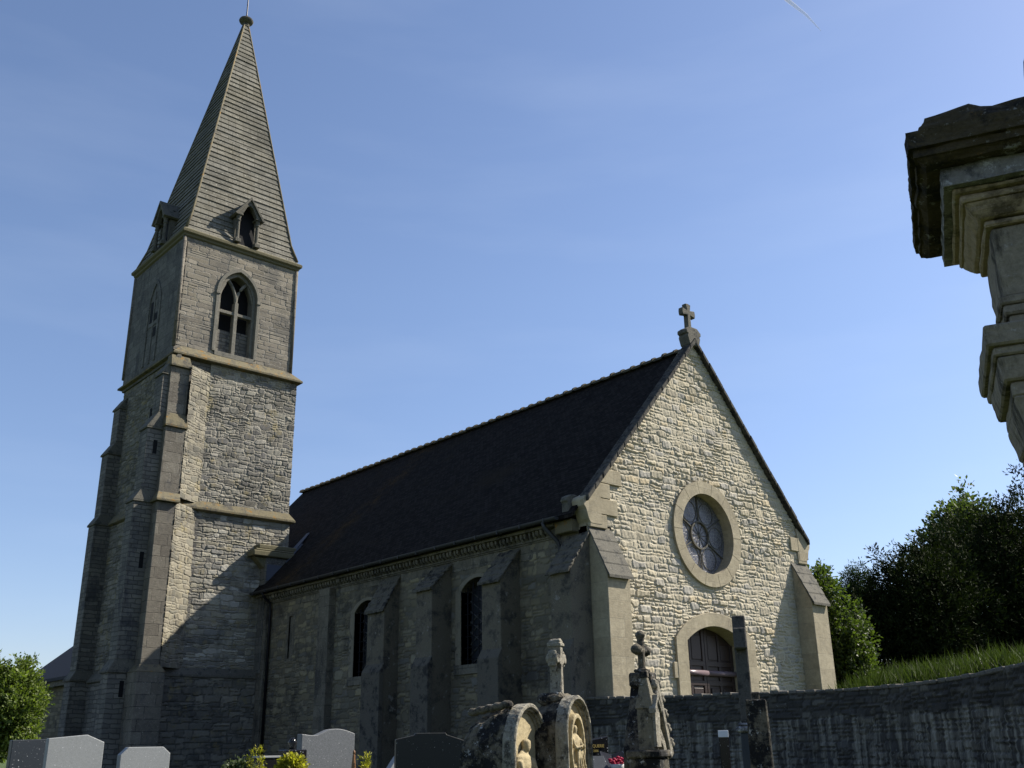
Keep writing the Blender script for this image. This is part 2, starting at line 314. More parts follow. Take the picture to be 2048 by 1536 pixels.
# ------------------------------------------------------------------ mesh helpers
class MB:
    def __init__(s): s.v = []; s.f = []; s.m = []; s.c = None
    def raw(s, vs, fs, m=0):
        b = len(s.v); s.v += [tuple(map(float, p)) for p in vs]
        s.f += [tuple(b+i for i in f) for f in fs]; s.m += [m]*len(fs); return s
    def box(s, x0, y0, z0, x1, y1, z1, m=0):
        x0, x1 = sorted((x0, x1)); y0, y1 = sorted((y0, y1)); z0, z1 = sorted((z0, z1))
        vs = [(x, y, z) for z in (z0, z1) for x, y in ((x0, y0), (x1, y0), (x1, y1), (x0, y1))]
        return s.raw(vs, [(3, 2, 1, 0), (4, 5, 6, 7), (0, 1, 5, 4), (1, 2, 6, 5), (2, 3, 7, 6), (3, 0, 4, 7)], m)
    def hexa(s, lo, hi, m=0):      # two quads of 4 points, bottom and top
        return s.raw(list(lo)+list(hi), [(3, 2, 1, 0), (4, 5, 6, 7), (0, 1, 5, 4), (1, 2, 6, 5), (2, 3, 7, 6), (3, 0, 4, 7)], m)
    @staticmethod
    def ax(p, axis, a):
        return {'x': (a, p[0], p[1]), 'y': (p[0], a, p[1]), 'z': (p[0], p[1], a)}[axis]
    def prism(s, poly, axis, a0, a1, m=0, caps=(True, True)):
        n = len(poly); vs = [s.ax(p, axis, a0) for p in poly]+[s.ax(p, axis, a1) for p in poly]
        fs = [(i, (i+1) % n, n+(i+1) % n, n+i) for i in range(n)]
        if caps[0]: fs.append(tuple(range(n-1, -1, -1)))
        if caps[1]: fs.append(tuple(range(n, 2*n)))
        return s.raw(vs, fs, m)
    def ring(s, outer, inner, axis, a0, a1, m=0, closed=True):
        n = len(outer); vs = []
        for a in (a0, a1):
            vs += [s.ax(p, axis, a) for p in outer]; vs += [s.ax(p, axis, a) for p in inner]
        fs = []; k = n if closed else n-1
        for i in range(k):
            j = (i+1) % n
            fs += [(i, j, n+j, n+i), (2*n+i, 3*n+i, 3*n+j, 2*n+j), (i, 2*n+i, 2*n+j, j), (n+i, n+j, 3*n+j, 3*n+i)]
        if not closed:
            for i in (0, n-1): fs.append((i, n+i, 3*n+i, 2*n+i))
        return s.raw(vs, fs, m)
    def tube(s, pts, r, n=8, m=0, r1=None):
        pts = [Vector(p) for p in pts]; vs = []; fs = []
        K = len(pts)
        for k, p in enumerate(pts):
            d = (pts[min(k+1, K-1)]-pts[max(k-1, 0)]).normalized()
            a = d.cross(Vector((0, 0, 1)) if abs(d.z) < .9 else Vector((1, 0, 0))).normalized(); b = d.cross(a)
            rr = r if r1 is None else r+(r1-r)*k/(K-1)
            vs += [p+rr*(a*math.cos(2*math.pi*i/n)+b*math.sin(2*math.pi*i/n)) for i in range(n)]
        for k in range(K-1):
            for i in range(n):
                j = (i+1) % n; fs.append((k*n+i, k*n+j, (k+1)*n+j, (k+1)*n+i))
        fs.append(tuple(range(n-1, -1, -1))); fs.append(tuple((K-1)*n+i for i in range(n)))
        return s.raw(vs, fs, m)
    def lathe(s, prof, n=20, c=(0, 0, 0), m=0, sx=1, sy=1):
        vs = []; fs = []
        for r, z in prof:
            vs += [(c[0]+sx*r*math.cos(2*math.pi*i/n), c[1]+sy*r*math.sin(2*math.pi*i/n), c[2]+z) for i in range(n)]
        for k in range(len(prof)-1):
            for i in range(n):
                j = (i+1) % n; fs.append((k*n+i, k*n+j, (k+1)*n+j, (k+1)*n+i))
        fs.append(tuple(range(n-1, -1, -1))); fs.append(tuple((len(prof)-1)*n+i for i in range(n)))
        return s.raw(vs, fs, m)
    def build(s, name, mats, parent=None, bevel=0, smooth=False, recalc=True, colors=None, inv=None, seg=1):
        me = bpy.data.meshes.new(name); me.from_pydata(s.v, [], s.f)
        if not isinstance(mats, (list, tuple)): mats = [mats]
        for m in mats: me.materials.append(m)
        me.polygons.foreach_set('material_index', s.m)
        if recalc:
            b = bmesh.new(); b.from_mesh(me); bmesh.ops.recalc_face_normals(b, faces=b.faces[:]); b.to_mesh(me); b.free()
        uvmap(me)
        if colors is not None:
            ca = me.color_attributes.new('Col', 'FLOAT_COLOR', 'POINT')
            ca.data.foreach_set('color', np.asarray(colors, np.float32).ravel())
        me.polygons.foreach_set('use_smooth', [smooth]*len(me.polygons))
        o = bpy.data.objects.new(name, me); COL.objects.link(o)
        if parent is not None:
            o.parent = parent
            if inv is not None: o.matrix_parent_inverse = inv
        if bevel:
            bm = o.modifiers.new('bevel', 'BEVEL'); bm.width = bevel; bm.segments = seg; bm.limit_method = 'ANGLE'; bm.angle_limit = R(35)
        return o

def uvmap(me):
    n = len(me.polygons)
    if not n: return
    co = np.empty(len(me.vertices)*3); me.vertices.foreach_get('co', co); co = co.reshape(-1, 3)
    nr = np.empty(n*3); me.polygons.foreach_get('normal', nr); nr = nr.reshape(-1, 3)
    lt = np.empty(n, int); me.polygons.foreach_get('loop_total', lt)
    lv = np.empty(len(me.loops), int); me.loops.foreach_get('vertex_index', lv)
    P = co[lv]; N = np.repeat(nr, lt, axis=0)
    t = np.stack([-N[:, 1], N[:, 0], np.zeros(len(N))], 1); l = np.linalg.norm(t, axis=1)
    flat = l < .25; t = t/np.maximum(l, 1e-6)[:, None]
    b = np.cross(N, t)
    u = np.where(flat, P[:, 0], (P*t).sum(1)); v = np.where(flat, P[:, 1], (P*b).sum(1))
    uv = me.uv_layers.new(name='UVMap'); uv.data.foreach_set('uv', np.stack([u, v], 1).astype(np.float32).ravel())

def empty(name, label, cat, loc, rz=0, group=None):
    o = bpy.data.objects.new(name, None); COL.objects.link(o); o.empty_display_size = .3
    o.location = loc; o.rotation_euler = (0, 0, rz); tag(o, label, cat, group); return o
def tag(o, label=None, cat=None, group=None, kind=None):
    if label: o['label'] = label
    if cat: o['category'] = cat
    if group: o['group'] = group
    if kind: o['kind'] = kind
    return o
def rough(o, levels, strength, size, mid=.5):
    s = o.modifiers.new('cuts', 'SUBSURF'); s.subdivision_type = 'SIMPLE'; s.levels = levels; s.render_levels = levels
    tx = bpy.data.textures.new('worn', 'CLOUDS'); tx.noise_scale = size; tx.noise_depth = 3
    d = o.modifiers.new('worn', 'DISPLACE'); d.texture = tx; d.strength = strength; d.mid_level = mid; d.texture_coords = 'LOCAL'
    return o

# ------------------------------------------------------------------ stone relief: real stones standing out of their mortar
def vnoise(x, y, seed):
    rs = np.random.RandomState(seed); r = 0
    for k in range(7):
        a, b, p = rs.uniform(-1, 1), rs.uniform(-1, 1), rs.uniform(0, 6.28); f = 1.6**k
        r = r+np.sin(f*(a*x+b*y)*2.2+p)/(f**.7)
    return r/2.2
def relief(org, du, nrm, w, h, keep, ch=.17, cw=.34, relief_h=.045, palette=None, mortar=(.4, .36, .27), seed=1, res=.028,
           jx=.28, jy=.3, m0=.04, m1=.22, drop=.1, warp=.03, tilt=.5, mb=None, cols=None, mi=0, vary=(.7, 1.5), pn=3.5, big=0, flush=0.):
    rs = np.random.RandomState(seed)
    nx, ny = int(w/res)+1, int(h/res)+1
    X, Y = np.meshgrid(np.linspace(0, w, nx), np.linspace(0, h, ny)); x, y = X.ravel(), Y.ravel()
    k = keep(x, y)
    xw = x+warp*vnoise(x*6, y*6, seed+1)+warp*.35*vnoise(x*19, y*19, seed+3)
    yw = y+warp*.6*vnoise(x*6, y*6, seed+2)+warp*.3*vnoise(x*17, y*17, seed+4)
    yb = [-.4]
    while yb[-1] < h+.5: yb.append(yb[-1]+ch*rs.uniform(*vary))
    yb = np.array(yb); nr = len(yb)-1; mx = int((w+1.6)/(cw*.35))+8
    wav = jy*ch*vary[0]*1.1
    fr, ph = rs.uniform(2.2, 6., nr+1), rs.uniform(0, 6.28, nr+1)
    def Bd(r, xx): return yb[r]+wav*(np.sin(fr[r]*xx+ph[r])*.6+.4*np.sin(fr[r]*2.3*xx+2*ph[r]))
    r = np.clip(np.searchsorted(yb, yw)-1, 0, nr-1)
    r = np.clip(r-(yw < Bd(r, xw)), 0, nr-1); r = np.clip(r+(yw >= Bd(r+1, xw)), 0, nr-1)
    XB = np.full((nr, mx), 1e6); CNT = np.zeros(nr, int)
    for q in range(nr):
        xs = [-.8+rs.uniform(0, cw)]; k_ = (yb[q+1]-yb[q])/ch
        while xs[-1] < w+.8 and len(xs) < mx-1: xs.append(xs[-1]+cw*rs.choice([rs.uniform(.4, .8), rs.uniform(.7, 1.3), rs.uniform(1.2, 1.9)])*(1 if jx == 0 else (.6+.4*k_)))
        XB[q, :len(xs)] = xs; CNT[q] = len(xs)
    b0, b1 = Bd(r, xw), Bd(r+1, xw)
    tl = rs.uniform(-.35, .35, nr*mx)*jx
    base = np.zeros(len(x), int)
    for q in range(nr):
        mk = r == q
        if mk.any(): base[mk] = np.searchsorted(XB[q, :CNT[q]], xw[mk])
    ym = yw-(b0+b1)/2
    def joint(i_): i_ = np.clip(i_, 0, mx-1); return XB[r, i_]+tl[r*mx+i_]*ym
    base = np.clip(base-(xw < joint(base-1))+(xw >= joint(base)), 1, mx-1)
    xl, xr = joint(base-1), joint(base)
    ID = r*mx+base
    hs = rs.rand(nr*mx); sp_ = rs.uniform(.38, .62, nr*mx)
    two = (hs[ID] < drop*2.2) & ((b1-b0) > ch*.8)
    my = b0+(b1-b0)*sp_[ID]; upper = two & (yw > my)
    lo_, hi_ = np.where(upper, my, b0), np.where(two & ~upper, my, b1)
    ex_, ey_ = np.minimum(xw-xl, xr-xw), np.minimum(yw-lo_, hi_-yw)
    Rr = np.minimum(ch*.30*(.4+hs[ID]), np.minimum((xr-xl)*.45, (hi_-lo_)*.45))
    cor = (ex_ < Rr) & (ey_ < Rr)
    e = np.where(cor, Rr-np.hypot(Rr-ex_, Rr-ey_), np.minimum(ex_, ey_))/ch
    DX = (xw-(xl+xr)/2)/np.maximum(xr-xl, .02); DY = (yw-(lo_+hi_)/2)/np.maximum(hi_-lo_, .02)
    ID = np.where(upper, (ID*7+13) % (nr*mx), ID)
    s = np.clip((e-m0)/(m1-m0), 0, 1); s = s*s*(3-2*s)
    for k_ in range(big):                     # larger stones that break the courses
        bx, by, bw_, bh_ = rs.uniform(0, w), rs.uniform(0, h), cw*rs.uniform(.55, 1.15), ch*rs.uniform(.7, 1.25)
        m_ = (np.abs(x-bx) < bw_) & (np.abs(y-by) < bh_)
        if not m_.any(): continue
        ax_, ay_ = bw_-np.abs(xw[m_]-bx)-.03, bh_-np.abs(yw[m_]-by)-.03; R_ = min(bw_, bh_)*.55
        ed = np.where((ax_ < R_) & (ay_ < R_), R_-np.hypot(R_-ax_, R_-ay_), np.minimum(ax_, ay_))/ch
        t_ = np.clip((ed-m0)/(m1-m0), 0, 1); t_ = t_*t_*(3-2*t_); cl_ = ed > -.12
        q = np.where(m_)[0][cl_]; s[q] = t_[cl_]; ID[q] = (k_*97+31) % (nr*mx); DX[q] = (x[q]-bx)/bw_*.5; DY[q] = (y[q]-by)/bh_*.5
    fm = 1-flush*np.clip(.5+1.2*vnoise(x*.9, y*.9, seed+9), 0, 1)
    rr = rs.rand(nr*mx, 5)
    hh = relief_h*(.45+.75*rr[ID, 0])+tilt*relief_h*1.6*((rr[ID, 1]-.5)*DX+(rr[ID, 2]-.5)*DY)
    z = fm*s*hh+relief_h*.16*vnoise(x*14, y*14, seed+5)*s+relief_h*.1*vnoise(x*9, y*9, seed+6)
    pal = np.array(palette); cc = pal[(rr[ID, 3]*len(pal)).astype(int) % len(pal)]*(.85+.3*rr[ID, 4])[:, None]
    col = cc*s[:, None]+np.array(mortar)[None, :]*(1-s)[:, None]
    org = np.array(org, float); du = np.array(du, float); nrm = np.array(nrm, float)
    P = org[None]+x[:, None]*du[None]+np.outer(y, (0, 0, 1.))+z[:, None]*nrm[None]
    kk = k.reshape(ny, nx); idx = np.arange(nx*ny).reshape(ny, nx)
    okc = kk[:-1, :-1] & kk[1:, :-1] & kk[:-1, 1:] & kk[1:, 1:]
    a, b, c, d = idx[:-1, :-1][okc], idx[:-1, 1:][okc], idx[1:, 1:][okc], idx[1:, :-1][okc]
    used = np.unique(np.concatenate([a, b, c, d])); remap = np.zeros(nx*ny, int); remap[used] = np.arange(len(used))
    fs = remap[np.stack([a, b, c, d], 1)]
    return P[used], fs, np.concatenate([col[used], np.ones((len(used), 1))], 1)

def reliefobj(name, mat, parts, parent, inv, extra=None, extra_mats=()):
    # one or more relief sheets and plain geometry in one mesh
    mb = MB(); cols = []
    for P, F, C in parts:
        mb.raw(P.tolist(), F.tolist(), 0); cols.append(C)
    if extra is not None:
        n0 = len(extra.v); mb.raw(extra.v, extra.f, 0)
        for i, m in enumerate(extra.m): mb.m[len(mb.m)-len(extra.m)+i] = m+1
        cols.append(np.ones((n0, 4))*.3)
    return mb.build(name, [mat]+list(extra_mats), parent, recalc=False, colors=np.concatenate(cols), inv=inv)

def arc(cx, cz, r, a0, a1, n, rz=None):
    rz = r if rz is None else rz
    return [(cx+r*math.cos(R(a0+(a1-a0)*i/n)), cz+rz*math.sin(R(a0+(a1-a0)*i/n))) for i in range(n+1)]
def seg_arch(cx, hw, z0, zs, rise, n=16):     # opening with a segmental head: from bottom left round to bottom right
    rad = (hw*hw+rise*rise)/(2*rise); a = math.asin(min(1, hw/rad)); cz = zs+rise-rad
    return [(cx-hw, z0)]+[(cx+rad*math.sin(-a+2*a*i/n), cz+rad*math.cos(-a+2*a*i/n)) for i in range(n+1)]+[(cx+hw, z0)]
def point_arch(cx, hw, z0, zs, rise, n=9):
    # two arcs meeting in a point
    rad = (hw*hw+rise*rise)/(2*hw); a = math.asin(min(1, rise/rad))
    L = [(cx-hw+rad-rad*math.cos(a*i/n), zs+rad*math.sin(a*i/n)) for i in range(n+1)]
    return [(cx-hw, z0)]+L+[(2*cx-p[0], p[1]) for p in L[::-1][1:]]+[(cx+hw, z0)]
def inpoly(x, y, poly):
    c = np.zeros(len(x), bool); j = len(poly)-1
    for i in range(len(poly)):
        xi, yi = poly[i]; xj, yj = poly[j]
        t = ((yi > y) != (yj > y)) & (x < (xj-xi)*(y-yi)/((yj-yi) if yj != yi else 1e-9)+xi)
        c ^= t; j = i
    return c

# ------------------------------------------------------------------ ground
def terrain_h(x, y):
    d = np.hypot(x+17.5, y+16.9)
    s = np.clip((d-4)/13, 0, 1); s = s*s*(3-2*s)
    h = -2.25+.85*s
    # the churchyard behind the retaining wall lies higher and climbs to the right
    return h
def build_ground():
    a = np.concatenate([np.linspace(-3000, -60, 12), np.linspace(-50, 60, 90), np.linspace(70, 3000, 12)])
    X, Y = np.meshgrid(a, a); Z = terrain_h(X, Y)
    Z = Z+.05*vnoise(X*.7, Y*.7, 3)*(np.hypot(X, Y) < 60)
    n = len(a); vs = np.stack([X.ravel(), Y.ravel(), Z.ravel()], 1).tolist()
    fs = [(r*n+c, r*n+c+1, (r+1)*n+c+1, (r+1)*n+c) for r in range(n-1) for c in range(n-1)]
    return tag(MB().raw(vs, fs).build('ground', M['grass'], smooth=True, recalc=False), kind='structure')
build_ground()

# ================================================================== THE CHURCH
ZG = -1.5
church = empty('church', 'old stone church with a tall spire, dark roof and round window in its gable', 'church', (4.75, 8, ZG))
INV = Matrix.Translation(-church.location)
def part(mb, name, mats, bevel=0, smooth=False, parent=None, **kw):
    if parent is None: return mb.build(name, mats, church, bevel, smooth, inv=INV, **kw)
    return mb.build(name, mats, parent, bevel, smooth, **kw)

WD, AP, EV = 9.5, 10.55, 5.1        # gable width, apex, height where the coping starts
RC, RZ = 4.68, 4.8                  # rose window
DX, DZS, DRISE, DHW = 4.66, 1.86, .42, 1.24
gslope = (AP-EV)/(WD/2)
def gable_keep(x, y):               # x across the gable, y from z=-.4
    z = y-.4
    lim = EV+gslope*np.minimum(x, WD-x)
    k = (z < lim+.02)
    k &= np.hypot(x-RC, z-RZ) > 1.25
    k &= ~inpoly(x, z, seg_arch(DX, DHW+.25, -1, DZS, DRISE+.2))
    k &= ~((x < .78) & (z < 4.5)) & ~((x > WD-.78) & (z < 4.4))
    return k
cream = [(.42, .375, .275), (.40, .355, .26), (.44, .39, .29), (.38, .34, .255), (.42, .37, .265), (.33, .31, .265), (.39, .36, .295), (.43, .36, .24)]
P = relief((0, 0, -.4), (1, 0, 0), (0, -1, 0), WD, AP+.4, gable_keep, ch=.135, cw=.25, relief_h=.042, palette=cream,
           mortar=(.45, .405, .305), seed=11, jy=.27, jx=.8, drop=.16, m0=.02, m1=.30, big=170, flush=.55, res=.025, warp=.03, tilt=.35, vary=(.55, 1.7))
ex = MB()
# sides and back of the gable wall
prof = [(0, ZG), (0, EV), (WD/2, AP), (WD, EV), (WD, ZG)]
ex.prism(prof, 'y', .06, .34, 0, caps=(False, False))
ex.raw([(0, .06, ZG), (WD, .06, ZG), (WD, .06, -.35), (0, .06, -.35)], [(0, 1, 2, 3)])
gable = reliefobj('gable_wall', M['gable'], [P], church, INV, ex, [M['quoin']])
for x0, x1 in ((0, .79), (WD-.79, WD)):
    part(MB().box(x0, .002, -.6, x1, .3, 4.46), 'wall_quoin', M['quoin'], parent=gable)
# long and short blocks of dressed stone at the gable shoulders
rsq = random.Random(4)
for side in (0, 1):
    q = MB(); z = 4.42
    for k, (h, L) in enumerate(((.36, .62), (.42, .95), (.40, .62), (.40, .98), (.34, .5))):
        if side: L *= .75
        zt = z+h-.012
        def xe(zz): return max(0, (zz-EV)/gslope)
        e0, e1 = xe(z)+.0, xe(zt)+.0
        if L-e1 < .05: break
        pts = [(e0, z), (L+.08*k, z), (L+.08*k, zt), (e1, zt)]
        if zt > EV > z: pts = [(0, z), (L+.08*k, z), (L+.08*k, zt), (e1, zt), (0, EV)]
        if side: pts = [(WD-a, b) for a, b in pts]
        q.prism(pts, 'y', -.068, .05)
        z += h
    part(q, 'dressed_block', M['quoin'], bevel=.012, parent=gable)
# coping along the raking edges
def gable_coping(sgn):
    cp = MB(); n = 17; f = lambda t: (WD/2-sgn*(WD/2+.13)*t, AP+.1-(AP-EV+.05)*t)
    for i in range(n):
        t0, t1 = i/n+.0012, (i+1)/n-.0012
        (xa, za), (xb, zb) = f(t0), f(t1); w = rsq.uniform(-.012, .012)
        nx, nz = sgn*-.75*.15, .66*.15
        cp.hexa([(xa, -.17+w, za-.13), (xa, .14, za-.13), (xb, .14, zb-.13), (xb, -.17+w, zb-.13)],
                [(xa, -.17+w, za+.03), (xa, .14, za+.06), (xb, .14, zb+.06), (xb, -.17+w, zb+.03)])
    o = part(cp, 'gable_coping', M['coping'], bevel=.015)
    return o
gable_coping(1); gable_coping(-1)
# kneelers
for sgn in (0, 1):
    pr = [(.02, 4.5), (-.06, 4.62), (-.13, 4.85), (-.20, 4.93), (-.23, 5.08), (-.18, 5.16), (.1, 5.30), (.42, 5.5), (.42, 4.5)]
    if sgn: pr = [(WD-a, b) for a, b in pr]
    k = MB().prism(pr, 'y', -.075, .34); part(k, 'kneeler', M['quoin'], bevel=.012)
    if not sgn:
        k = MB().prism([(-.34, 4.76), (-.34, 5.06), (-.40, 5.1), (-.36, 5.2), (-.2, 5.28), (.0, 5.28), (.02, 4.76)], 'y', .34, .58)
        part(k, 'kneeler', M['cap'], bevel=.02)
# gable cross
gc = MB()
gc.prism([(4.50, 10.42), (4.42, 10.68), (4.45, 10.75), (4.38, 10.78), (4.38, 10.88), (4.55, 11.0), (4.90, 11.0), (5.06, 10.88), (5.06, 10.78), (4.99, 10.75), (5.02, 10.68), (4.94, 10.42)], 'y', -.14, .22)
gcr = part(gc, 'cross_base', M['cap'], bevel=.02)
c2 = MB(); zb, xc = 11.0, 4.72
def cross_poly(xc, z0, zc, zt, w, a, flare):
    return [(xc-w, z0), (xc-w*.9, zc-w), (xc-a, zc-w-flare), (xc-a-.02, zc), (xc-a, zc+w+flare), (xc-w, zc+w), (xc-w-flare, zt), (xc, zt+.02),
            (xc+w+flare, zt), (xc+w, zc+w), (xc+a, zc+w+flare), (xc+a+.02, zc), (xc+a, zc-w-flare), (xc+w*.9, zc-w), (xc+w, z0)]
c2.prism(cross_poly(xc, zb, 11.52, 11.80, .085, .29, .04), 'y', -.02, .14)
part(c2, 'gable_cross', M['cap'], bevel=.02)

# rose window
rw = MB(); n = 56
cir = lambda r, cx=RC, cz=RZ, a=0: [(cx+r*math.cos(2*math.pi*i/n+a), cz+r*math.sin(2*math.pi*i/n+a)) for i in range(n)]
rose_o = []
for k in range(14):                      # voussoirs with fine joints
    a0, a1 = 360/14*k+.35, 360/14*(k+1)-.35
    rw.ring(arc(RC, RZ, 1.47, a0, a1, 4), arc(RC, RZ, 1.12, a0, a1, 4), 'y', -.085, .12, closed=False)
rw.ring(cir(1.46), cir(1.125), 'y', -.078, .36)
rose = part(rw, 'rose_window', M['quoin'])
part(MB().prism(cir(1.12), 'y', .26, .32), 'window_pane', M['glass'], parent=rose)
tr = MB()
tr.ring(cir(.40), cir(.355), 'y', .20, .27)
for k in range(6):
    a = R(90+60*k); d = Vector((math.cos(a), math.sin(a)))
    tr.tube([(RC+d.x*.38, .235, RZ+d.y*.38), (RC+d.x*1.12, .235, RZ+d.y*1.12)], .02, 6)
    b = a+R(30); c = (RC+math.cos(b)*.74, RZ+math.sin(b)*.74)
    tr.ring(cir(.31, *c), cir(.292, *c), 'y', .245, .27)
for k in range(12):
    a = R(30*k); tr.tube([(RC, .255, RZ), (RC+.36*math.cos(a), .255, RZ+.36*math.sin(a))], .009, 5)
part(tr, 'tracery', M['cap'], parent=rose)

# door
ds = MB()
op = seg_arch(DX, DHW, -.6, DZS, DRISE); ou = seg_arch(DX, DHW+.46, -.6, DZS+.06, .72)
rad_o = seg_arch(DX, DHW+.46, -.6, DZS+.06, .72)
ds.ring(ou, op, 'y', -.085, .5, closed=False)
surround = part(ds, 'door_surround', M['quoin'], bevel=.01)
for s in (-1, 1):
    for z0, dz in ((-.5, .5), (.9, .4)):
        part(MB().box(DX+s*(DHW+.40), -.075, z0, DX+s*(DHW+.60), .04, z0+dz), 'jamb_block', M['quoin'], bevel=.012, parent=surround)
# the two leaves, built of stiles, rails, panels
def inside_head(x):
    hw, rise = DHW, DRISE; rad = (hw*hw+rise*rise)/(2*rise)
    return DZS+rise-rad+math.sqrt(max(0, rad*rad-(x-DX)**2))
for s in (-1, 1):
    x0, x1 = (DX-DHW+.01, DX-.006) if s < 0 else (DX+.006, DX+DHW-.01)
    lf = MB(); xs = [x0+(x1-x0)*i/6 for i in range(7)]
    lf.prism([(x0, -.6)]+[(x, inside_head(x)-.0) for x in xs]+[(x1, -.6)], 'y', .40, .46)
    # stiles and rails
    for xx in (x0, x1-.11): lf.box(xx, .365, -.6, xx+.11, .40, inside_head(xx+.05)-.05)
    xm = (x0+x1)/2; lf.box(xm-.05, .368, -.6, xm+.05, .40, inside_head(xm)-.04)
    for z in (-.55, .78, 1.28): lf.box(x0, .362, z, x1, .40, z+.13)
    leaf = part(lf, 'door', M['door'], bevel=.008)
    for (a, b) in ((x0+.14, xm-.08), (xm+.08, x1-.14)):
        for z0, z1 in ((-.35, .72), (1.45, min(inside_head(a), inside_head(b))-.12)):
            part(MB().box(a, .378, z0, b, .40, z1), 'door_panel', M['door'], bevel=.012, parent=leaf)
    rl = MB().tube([(x0, .33, 1.10), (x1, .33, 1.10)], .075, 10); part(rl, 'weather_bar', M['doorlit'], parent=leaf, smooth=True)
part(MB().tube([(DX+.09, .30, .55), (DX+.09, .30, .72)], .02, 8), 'door_handle', M['iron'])

# buttresses at the gable corners: two on the front, one on the side
def slab_cap(mb, x0, x1, y_top, z_top, y_bot, z_bot, n, axis):
    # overlapping weathering slabs stepping down a slope
    for i in range(n):
        t0, t1 = i/n, (i+1)/n
        a0, a1 = y_top+(y_bot-y_top)*t0, y_top+(y_bot-y_top)*(t1+.06)
        b0, b1 = z_top+(z_bot-z_top)*t0, z_top+(z_bot-z_top)*(t1+.06)
        th = .10; pr = [(a0, b0+.035-th), (a0, b0+.0), (a1, b1+.055), (a1, b1-.045)]
        pr = [(a0, b0-.06), (a0, b0+.01), (a1, b1+.05), (a1, b1-.03)]
        mb.prism(pr, axis, x0, x1)
PB = .55
for i, (x0, x1) in enumerate(((0, .80), (WD-.80, WD))):
    b = MB(); b.prism([(.0, ZG), (-PB, ZG), (-PB, 3.2), (0, 4.4)], 'x', x0, x1)
    bt = part(b, 'buttress', M['quoin'], bevel=.012)
    cp = MB(); slab_cap(cp, x0-.03, x1+.05, .02, 4.45, -PB-.06, 3.2, 4, 'x'); part(cp, 'weathering', M['cap'], bevel=.012, parent=bt)
def side_buttress(y0, y1, d, ztop, zf, low, dark):
    b = MB(); b.prism([(0, ZG), (-d, ZG), (-d, zf), (0, ztop)], 'y', y0, y1, 0)
    if low: b.prism([(-d+.02, ZG), (-d-.14, ZG), (-d-.14, 1.45), (-d+.02, 1.72)], 'y', y0-.03, y1+.03, 1)
    bt = part(b, 'buttress', [M['mottled'], M['lowbutt']], bevel=.012)
    cp = MB(); slab_cap(cp, y0-.05, y1+.05, .0, ztop+.05, -d-.06, zf+.02, 5, 'y')
    o = part(cp, 'weathering', M['darkcap'], bevel=.01, parent=bt); rough(o, 3, .09, .14)
    return bt
side_buttress(.0, .70, .70, 4.25, 3.30, True, True)
side_buttress(2.55, 3.30, .70, 4.22, 3.38, True, True)
side_buttress(5.45, 6.18, .70, 4.24, 3.52, True, True)
side_buttress(7.97, 8.85, .55, 4.25, 3.22, True, True)
pl = MB().box(-.28, 11.55, ZG, 0.05, 12.2, 4.33); part(pl, 'buttress', M['render'], bevel=.015)
pl = MB().box(-.12, 16.05, ZG, .05, 16.65, 4.3); part(pl, 'buttress', M['render'], bevel=.015)

# nave side wall with its openings
nv = MB()
wins = [(3.60, 5.02, 1.45, 3.42), (9.0, 10.40, 1.45, 3.40)]
def wall_piece(y0, y1, z0, z1): nv.box(0, y0, z0, .6, y1, z1)
wall_piece(.3, 3.60, ZG, 4.4); wall_piece(5.02, 9.0, ZG, 4.4); wall_piece(10.40, 14.25, ZG, 4.4); wall_piece(14.55, 16.7, ZG, 4.4)
wall_piece(14.25, 14.55, ZG, 2.3); wall_piece(14.25, 14.55, 3.72, 4.4); nv.box(.08, 14.25, 2.3, .6, 14.55, 3.72)
for y0, y1, z0, zs in wins:
    wall_piece(y0, y1, ZG, z0)
    ar = seg_arch((y0+y1)/2, (y1-y0)/2, z0, zs, .32)[1:-1]
    nv.prism(ar+[(y1, 4.4), (y0, 4.4)], 'x', 0, .6)
nv.box(WD-.6, .3, ZG, WD, 16.7, 5.1); nv.box(.12, .36, 4.38, .6, 16.68, 5.16)                       # far side wall; unseen box at near eaves added to stop sun leaking through
nv.box(0.01, 16.2, ZG, WD, 16.69, 4.38)
def nkeep(a, b):
    y, z = 16.6-a, b-1.45
    k = np.ones(len(a), bool)
    for y0, y1, z0, zs in wins: k &= ~inpoly(y, z, seg_arch((y0+y1)/2, (y1-y0)/2+.1, z0-.1, zs+.05, .35))
    k &= ~((y > 14.2) & (y < 14.6) & (z > 2.25) & (z < 3.78))
    return k
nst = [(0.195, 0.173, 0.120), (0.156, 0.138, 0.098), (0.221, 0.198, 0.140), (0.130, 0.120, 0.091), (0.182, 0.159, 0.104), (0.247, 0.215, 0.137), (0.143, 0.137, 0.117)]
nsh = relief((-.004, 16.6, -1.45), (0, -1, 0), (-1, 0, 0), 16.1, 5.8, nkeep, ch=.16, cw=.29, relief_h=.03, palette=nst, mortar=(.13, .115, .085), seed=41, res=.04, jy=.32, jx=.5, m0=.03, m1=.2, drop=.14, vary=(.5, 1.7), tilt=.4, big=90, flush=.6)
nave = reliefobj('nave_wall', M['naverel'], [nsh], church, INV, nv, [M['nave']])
tt = MB()
